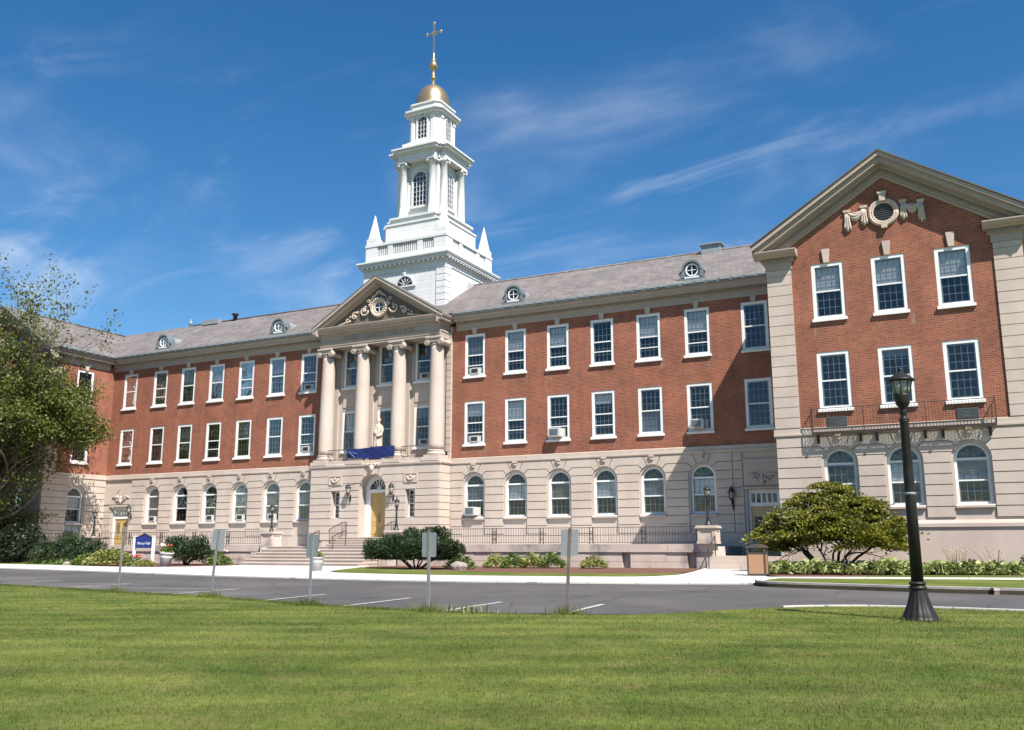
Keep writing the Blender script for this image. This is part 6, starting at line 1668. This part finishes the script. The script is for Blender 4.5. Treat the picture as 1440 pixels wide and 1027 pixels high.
for i, (x, y) in enumerate(((-16.8, -9.2), (-18.6, -8.9), (-15.4, -9.6))): rosette('bed_plant', gp(x, y), 0.7, 0.35, 420, 0.2, 0.07, 'green_leaf', ['low green edging plant, middle of the three before the low yew', 'low green edging plant at the left end before the low yew', 'low green edging plant at the right end before the low yew'][i], 50+i)
rosette('bed_plant', gp(-8.6, -10.6), 0.45, 0.55, 300, 0.16, 0.06, 'green_leaf', 'plant with red flowers under the blue sign board', 55, flowers=(16, 'flower_red', 0.06))
rosette('bed_plant', gp(-7.7, -10.8), 0.6, 0.45, 420, 0.25, 0.06, 'lime_leaf', 'yellow-green grassy plant right of the sign board posts', 56)
rosette('bed_plant', gp(-5.2, -8.0), 0.6, 0.75, 420, 0.30, 0.06, 'green_leaf', 'day lily clump with a pale flower left of the entrance steps', 57, flowers=(3, 'flower_white', 0.06))
rosette('bed_plant', gp(-4.4, -8.5), 0.5, 0.6, 320, 0.26, 0.06, 'green_leaf', 'green clump touching the left end of the entrance steps', 58)
BP = [(10.6, -9.2, 0.7, 0.7, 'green_leaf', 'green clump at the right foot of the big yew'), (11.4, -7.2, 0.6, 0.7, 'lime_leaf', 'yellow-green lily clump behind the right side of the yew'), (12.2, -7.0, 0.65, 0.7, 'green_leaf', 'leafy green clump before the terrace wall, next to the yew'), (13.1, -6.8, 0.65, 0.72, 'lime_leaf', 'yellowish lily clump before the terrace wall'), (14.0, -6.6, 0.65, 0.75, 'green_leaf', 'dense dark green clump left of the rusty sign post'), (16.1, -6.6, 0.6, 0.65, 'lime_leaf', 'yellow-green grassy clump right of the rusty sign post')]
for i, (x, y, rr_, h_, mt, lab) in enumerate(BP): rosette('bed_plant', gp(x, y), rr_, h_, 480, 0.30, 0.06, mt, lab, 60+i)
def seed_stems(x, y, lab, sd, n=9):
    r = np.random.default_rng(sd); o = empty('dry_flower_stems', gp(x, y), lab, 'plant'); mb = MB(); fl = MB()
    for k in range(n):
        a, b = r.normal(0, 0.22, 2); h = r.uniform(0.75, 1.05); mb.tube([(a*0.3, b*0.3, 0), (a, b, h*0.6), (a*1.6, b*1.5, h)], 0.012, 4); fl.ball((a*1.6, b*1.5, h), 0.020, 6, 4, (1, 1, 2.2))
    mb.build('stem', 'dry_stem', o); fl.build('seed_head', 'seed_tan', o)
seed_stems(31.0, -8.6, 'dry pale flower stems above the hostas, just right of the tall lamp post', 71, 14); seed_stems(32.3, -8.5, 'dry pale flower stems above the hostas near the upright shrub', 72, 12)
def boulder(x, y, s, lab, sd, m='rock'):
    r = np.random.default_rng(sd); bm = bmesh.new(); bmesh.ops.create_icosphere(bm, subdivisions=3, radius=1)
    ph = r.uniform(0, 6, 6)
    for v in bm.verts:
        n = 1+0.14*math.sin(2.3*v.co.x+ph[0])+0.12*math.sin(3.1*v.co.y+ph[1])+0.10*math.sin(4.2*v.co.z+ph[2])+0.06*math.sin(7*v.co.x+5*v.co.y+ph[3])
        v.co *= n; v.co.x *= s[0]; v.co.y *= s[1]; v.co.z *= s[2]
    me = bpy.data.meshes.new('boulder'); bm.to_mesh(me); bm.free(); me.materials.append(MATS[m])
    o = link(bpy.data.objects.new('boulder', me)); o.location = gp(x, y, s[2]*0.3); tag(o, lab, 'rock')
boulder(11.0, -9.9, (0.42, 0.3, 0.26), 'pale brown boulder at the right foot of the big yew', 81)
boulder(33.9, -9.5, (0.2, 0.18, 0.12), 'small grey rock beside the upright shrub', 82)
boulder(-14.9, -9.9, (0.25, 0.2, 0.15), 'small pale rock in the left bed', 83)

# planters
def planter(x, y, s, lab, sd, tilt, plants):
    o = empty('planter', gp(x, y, 0.03), lab, 'planter')
    m = MB(); m.lathe([(0.19, 0), (0.20, 0.05), (0.215, 0.06), (0.25, 0.36), (0.262, 0.38), (0.262, 0.41), (0.255, 0.42), (0.272, 0.52), (0.295, 0.53), (0.295, 0.60), (0.265, 0.60), (0.255, 0.52)], n=24, cap=False); m.build('pot', 'planter_clay', o)
    m = MB(); m.lathe([(0.0, 0.52), (0.257, 0.53)], n=20, cap=False); m.build('soil', 'soil', o)
    o.scale = (s, s, s); o.rotation_euler = (0, tilt, 0)
    for k, (dx_, dy_, rad, h, n, mt, lb, fl) in enumerate(plants):
        rosette('potted_plant', (x+dx_, y+dy_, gz(x, y)+0.03+0.54*s), rad, h, n, 0.12, 0.06, mt, lb, sd+k, flowers=fl)
planter(5.95, -13.6, 1.0, 'pale round planter at the foot of the broad steps', 91, 0.0, [(0.08, 0, 0.22, 0.32, 260, 'lime_leaf', 'bright yellow-green plant in the planter by the steps', None), (-0.12, 0.05, 0.13, 0.3, 60, 'lime_leaf', 'pale flowering plant at the left of the planter by the steps', (7, 'flower_white', 0.05))])
planter(-6.5, -10.5, 1.25, 'tilted pale planter right of the blue sign board', 95, 0.12, [(-0.15, 0, 0.25, 0.42, 160, 'lime_leaf', 'cream-flowered plant in the tilted planter', (11, 'flower_white', 0.05)), (0.2, 0, 0.22, 0.4, 200, 'green_leaf', 'red-flowered plant in the tilted planter', (8, 'flower_red', 0.045))])

# ------------------------------------------------------------------ trees
def grow(mb, r, p, d, ln, rad, depth, tips, spread, lift, kids=(2, 3), env=None):
    pts = [Vector(p)]; dd = Vector(d).normalized()
    if env is not None and len(env) > 2 and (pts[0]+dd*ln*0.7).x > env[2](pts[0].z+dd.z*ln*0.7): return
    if env is not None and sum(((pts[0][i]-env[0][i])/env[1][i])**2 for i in range(3)) > 1: return
    for k in range(4):
        dd = (dd+Vector(r.normal(0, 0.13, 3))+Vector((0, 0, lift))).normalized(); pts.append(pts[-1]+dd*ln/4)
    r1 = rad*0.62
    mb.tube(pts, [rad+(r1-rad)*k/4 for k in range(5)], 8 if depth > 2 else 5)
    if depth <= 2: tips.append((pts[-1], depth)); 
    if depth <= 1: tips.append((pts[2], depth))
    if depth == 0: return
    for k in range(r.integers(kids[0], kids[1]+1)):
        ax = Vector(r.normal(0, 1, 3)); nd = (dd+ax.cross(dd).normalized()*spread*r.uniform(0.6, 1.3)).normalized()
        grow(mb, r, pts[-1] if k < 2 else pts[3], nd, ln*r.uniform(0.66, 0.9), r1*r.uniform(0.7, 0.95), depth-1, tips, spread, lift, kids, env)
def tree(c, lab, sd):
    r = np.random.default_rng(sd); o = empty('broadleaf_tree', c, lab, 'tree'); mb = MB(); tips = []
    mb.tube([(0, 0, -0.1), (0.03, 0, 0.5), (0.05, 0.02, 1.5), (0.1, 0, 2.6), (0.0, 0.1, 4.2)], [0.46, 0.34, 0.30, 0.26, 0.2], 12)
    lim = lambda z: np.interp(z, [2.0, 3.5, 6.9, 11.2, 14.3, 16.7, 19.7], [2.0, 2.8, 4.6, 6.4, 8.2, 6.6, 2.8])
    env = ((0.3, 0, 10.3), (8.8, 5.6, 10.2), lim)
    for a, el, ln, rad, z in ((0.1, 0.75, 3.2, 0.13, 2.6), (1.2, 0.9, 3.2, 0.13, 2.8), (2.3, 0.8, 3.2, 0.13, 2.5), (3.3, 0.7, 3.3, 0.13, 2.7), (4.3, 0.8, 3.2, 0.13, 2.6), (5.4, 0.8, 3.2, 0.13, 3.2), (0.7, 1.2, 4.2, 0.15, 4.1), (2.4, 1.25, 4.4, 0.15, 4.1), (4.0, 1.25, 4.4, 0.15, 4.1), (5.6, 1.15, 4.2, 0.15, 4.1), (0.2, 1.45, 5.0, 0.16, 4.1), (6.1, 0.35, 2.6, 0.10, 3.0), (3.6, 1.4, 5.0, 0.15, 4.1), (5.2, 0.15, 2.6, 0.09, 2.4), (0.6, 0.1, 2.6, 0.09, 2.6), (4.4, 0.1, 2.8, 0.09, 2.5), (3.5, 0.2, 2.8, 0.09, 2.6), (5.8, 0.0, 2.4, 0.08, 3.6)):
        grow(mb, r, (0.05, 0.03, z), (math.cos(a)*math.cos(el), math.sin(a)*math.cos(el), math.sin(el)), ln*1.13, rad, 5, tips, 0.6, 0.03, (2, 3), env)
    # thin outer boughs that fill the crown
    for k in range(230):
        z = 2.2+13.5*r.random()**1.25; xl = float(lim(z)); half = 5.2*math.sqrt(max(0.08, 1-((z-7.5)/9.0)**2))
        x = r.uniform(-8.5*math.sqrt(max(0.1, 1-((z-8)/10.5)**2)), xl-0.3); y = r.uniform(-half, half)*0.85
        a = Vector((0.05+0.1*x, 0.1*y, min(4.5, max(2.4, z*0.55)) if z < 8 else min(9.5, z*0.62))); b = Vector((x, y, z))
        mb.tube([a, a.lerp(b, 0.5)+Vector((0, 0, 0.5)), b], [0.05, 0.03, 0.01], 4)
        tips.append((b, 1)); tips.append((a.lerp(b, 0.8)+Vector((0, 0, 0.3)), 1))
    mb.build('trunk', 'bark', o)
    P = []; D_ = []
    for p, dep in tips:
        hz = p.z
        if p.x > lim(hz)+0.2: continue
        n = int(r.integers(6, 13) if hz > 15 else (r.integers(14, 28) if hz > 12 else r.integers(46, 80)))
        q = r.normal(0, 0.40 if hz < 12 else 0.26, (n, 3))*np.array([1, 1, 0.75]); P.append(np.array(p)+q); D_.append(q+np.array([0, 0, -0.15]))
    P = np.concatenate(P); D_ = np.concatenate(D_)
    leafmesh('crown', P, D_, 0.21, 0.125, 'tree_leaf', o, None, sd, 0.7)
tree((-25.0, -8.6, gz(0, -8.6)), 'tall airy broadleaf tree with sparse twigs at the top, in front of the left wing', 5)
def small_tree(c, lab, sd):
    r = np.random.default_rng(sd); o = empty('small_tree', c, lab, 'tree'); mb = MB(); tips = []
    for k in range(9):
        a = 2*PI*k/9+r.uniform(-0.2, 0.2); el = r.uniform(0.62, 1.2); rad = r.uniform(0.05, 0.085)
        b = Vector((0.22*math.cos(a), 0.15*math.sin(a), 0.0))
        d = Vector((math.cos(a)*math.cos(el), math.sin(a)*math.cos(el), math.sin(el)))
        grow(mb, r, b, d, r.uniform(1.0, 1.35), rad, 3, tips, 0.6, -0.015)
    mb.build('trunk', 'dark_bark', o)
    # flat sprays of leaves layered over the branches
    P = []; D_ = []
    lay = []
    pads = [(-2.75, 0, 1.95), (-2.2, 0.3, 2.35), (-1.6, -0.4, 2.72), (-0.8, 0.2, 3.2), (-0.05, 0, 3.55), (0.55, -0.3, 3.25), (1.3, 0.3, 3.0), (2.0, -0.2, 2.75), (2.65, 0, 2.2), (-1.9, -0.8, 1.95), (-0.9, -1.0, 2.4), (0.2, -1.1, 2.65), (1.1, -1.0, 2.25), (1.9, -0.9, 1.85), (-0.2, 0.9, 2.8), (1, 1, 2.6), (-1.2, 1, 2.4), (2.55, -0.5, 1.55), (-2.55, -0.4, 1.5), (0.1, 0.2, 2.3), (-1.3, -1.25, 1.85), (1.6, -1.3, 1.8), (-2.0, 0.9, 1.8), (2.0, 0.9, 1.9), (0.5, -0.7, 1.95), (-0.6, -0.6, 2.1), (-1.5, 0, 2.1), (1.3, -0.2, 2.1), (0.3, 0.6, 2.0), (-2.3, 0.2, 1.75), (2.3, 0.3, 1.7), (-0.4, -1.3, 1.95), (0.8, -1.3, 1.9)]
    for x, y, z in pads:
        x *= 0.80; z -= 0.08
        for k in range(8):
            a = r.uniform(0, 2*PI); q = 0.62*math.sqrt(r.random())
            lay.append((x+q*math.cos(a), y+q*math.sin(a), z-0.45*q*q/0.3+r.uniform(-0.13, 0.13), r.uniform(0.13, 0.30)))
    for x, y, z, s in lay:
        n = int(520*s/0.4)
        q = r.normal(0, 1, (n, 3))*np.array([s, s, s*0.24]); q[:, 2] -= 0.40*(q[:, 0]**2+q[:, 1]**2)
        P.append(np.array([x, y, z])+q); D_.append(np.stack([q[:, 0]+x*0.15, q[:, 1]+y*0.15, np.full(n, -0.05)], 1))
    P = np.concatenate(P); D_ = np.concatenate(D_)
    leafmesh('crown', P, D_, 0.13, 0.075, 'small_tree_leaf', o, None, sd, 0.25)
small_tree((26.68, -8.3, gz(0, -8.3)), 'low spreading multi-stemmed tree with layered yellow-green leaves before the right wing', 9)

# ------------------------------------------------------------------ grass blades over the near lawn
def in_poly(x, y, poly):
    P = np.asarray(poly); ins = np.zeros(len(x), bool); j = len(P)-1
    for i in range(len(P)):
        c = ((P[i, 1] > y) != (P[j, 1] > y)) & (x < (P[j, 0]-P[i, 0])*(y-P[i, 1])/(P[j, 1]-P[i, 1]+1e-12)+P[i, 0]); ins ^= c; j = i
    return ins
r = np.random.default_rng(3)
lawn_poly = LAWN_EDGE+[(60, -90), (-70, -90)]
VV = []
def blades(x, y, h, w):
    n = len(x); z = np.array([G0+0.0125*max(0.0, min(q, -2.0)+28) for q in y])+0.045
    a = r.uniform(0, 2*PI, n); lx, ly = r.normal(0, 0.35, n)*h, r.normal(0, 0.35, n)*h
    b = np.stack([np.cos(a), np.sin(a), np.zeros(n)], 1)*(w/2)[:, None]; p = np.stack([x, y, z], 1)
    t = p+np.stack([lx, ly, h], 1)
    VV.append(np.stack([p-b, p+b, t], 1).reshape(-1, 3))
cx, cy = CAMLOC.x, CAMLOC.y
for d0, d1, dens, h, w in ((3.6, 7, 4200, 0.026, 0.004), (7, 12, 1800, 0.026, 0.006), (12, 20, 600, 0.026, 0.010), (20, 34, 150, 0.03, 0.016)):
    A_ = 0.5*(d1*d1-d0*d0)*1.35; n = int(A_*dens)
    d = np.sqrt(r.uniform(d0*d0, d1*d1, n)); a = YAW+r.uniform(-0.675, 0.675, n)
    x, y = cx-d*np.sin(a), cy+d*np.cos(a); k = in_poly(x, y, lawn_poly); x, y = x[k], y[k]
    blades(x, y, h*r.uniform(0.5, 1.4, len(x)), w*r.uniform(0.7, 1.3, len(x)))
# ragged taller fringe along the drive
E_ = np.array(LAWN_EDGE); L_ = np.r_[0, np.cumsum(np.linalg.norm(np.diff(E_, axis=0), axis=1))]
i0 = int(np.argmin(np.linalg.norm(E_-np.array([0, -26]), axis=1))); i1 = int(np.argmin(np.linalg.norm(E_-np.array([26.5, -30.8]), axis=1)))
s_ = r.uniform(L_[i0], L_[i1], 16000); x = np.interp(s_, L_, E_[:, 0])+r.normal(0, 0.06, len(s_)); y = np.interp(s_, L_, E_[:, 1])-np.abs(r.normal(0, 0.12, len(s_)))+0.03
blades(x, y, 0.055*r.uniform(0.4, 1.5, len(x))*np.clip((L_[i1]-s_)/4.0, 0.35, 1.0), 0.012*r.uniform(0.6, 1.3, len(x)))
for px_, py_ in ((11.56, -28.9), (15.57, -29.6), (19.71, -31.1), (22.88, -31.6), (25.47, -31.1)):
    x = px_+r.normal(0, 0.16, 260); y = py_-0.02+r.normal(0, 0.10, 260); blades(x, y, 0.15*r.uniform(0.4, 1.4, 260), 0.012*np.ones(260))
x = 31.13+r.normal(0, 0.33, 500); y = -29.85+r.normal(0, 0.28, 500); blades(x, y, 0.07*r.uniform(0.4, 1.4, 500), 0.01*np.ones(500))
tag(quadmesh('grass', np.concatenate(VV), 3, 'turf_blade'), kind='stuff')
def tuft(x, y, lab, sd, h, n, dark=False):
    q = np.random.default_rng(sd); o = empty('weed_tuft', (x, y, gz(x, y)+0.03), lab, 'weed'); V = []
    for k in range(n):
        a = q.uniform(0, 2*PI); l = h*q.uniform(0.5, 1.2); s = q.uniform(0.2, 0.9); b = q.normal(0, 0.14, 2)
        p = np.array([b[0]*2.2, b[1], 0]); t = p+np.array([math.cos(a)*s*l, math.sin(a)*s*l, l]); m_ = (p+t)/2+np.array([0, 0, 0.12*l]); w_ = np.array([-math.sin(a), math.cos(a), 0])*0.014
        V += [p-w_, p+w_, m_+w_*0.8, m_-w_*0.8, m_-w_*0.8, m_+w_*0.8, t+w_*0.1, t-w_*0.1]
    quadmesh('leaves', np.array(V), 4, 'tree_leaf' if dark else 'green_leaf', o)
tuft(23.72, -31.55, 'tuft of yellowish weeds at the lawn edge between two sign posts', 1, 0.17, 45)
tuft(24.25, -31.5, 'few dark upright weed stalks at the lawn edge right of the yellowish tuft', 2, 0.22, 7, True)
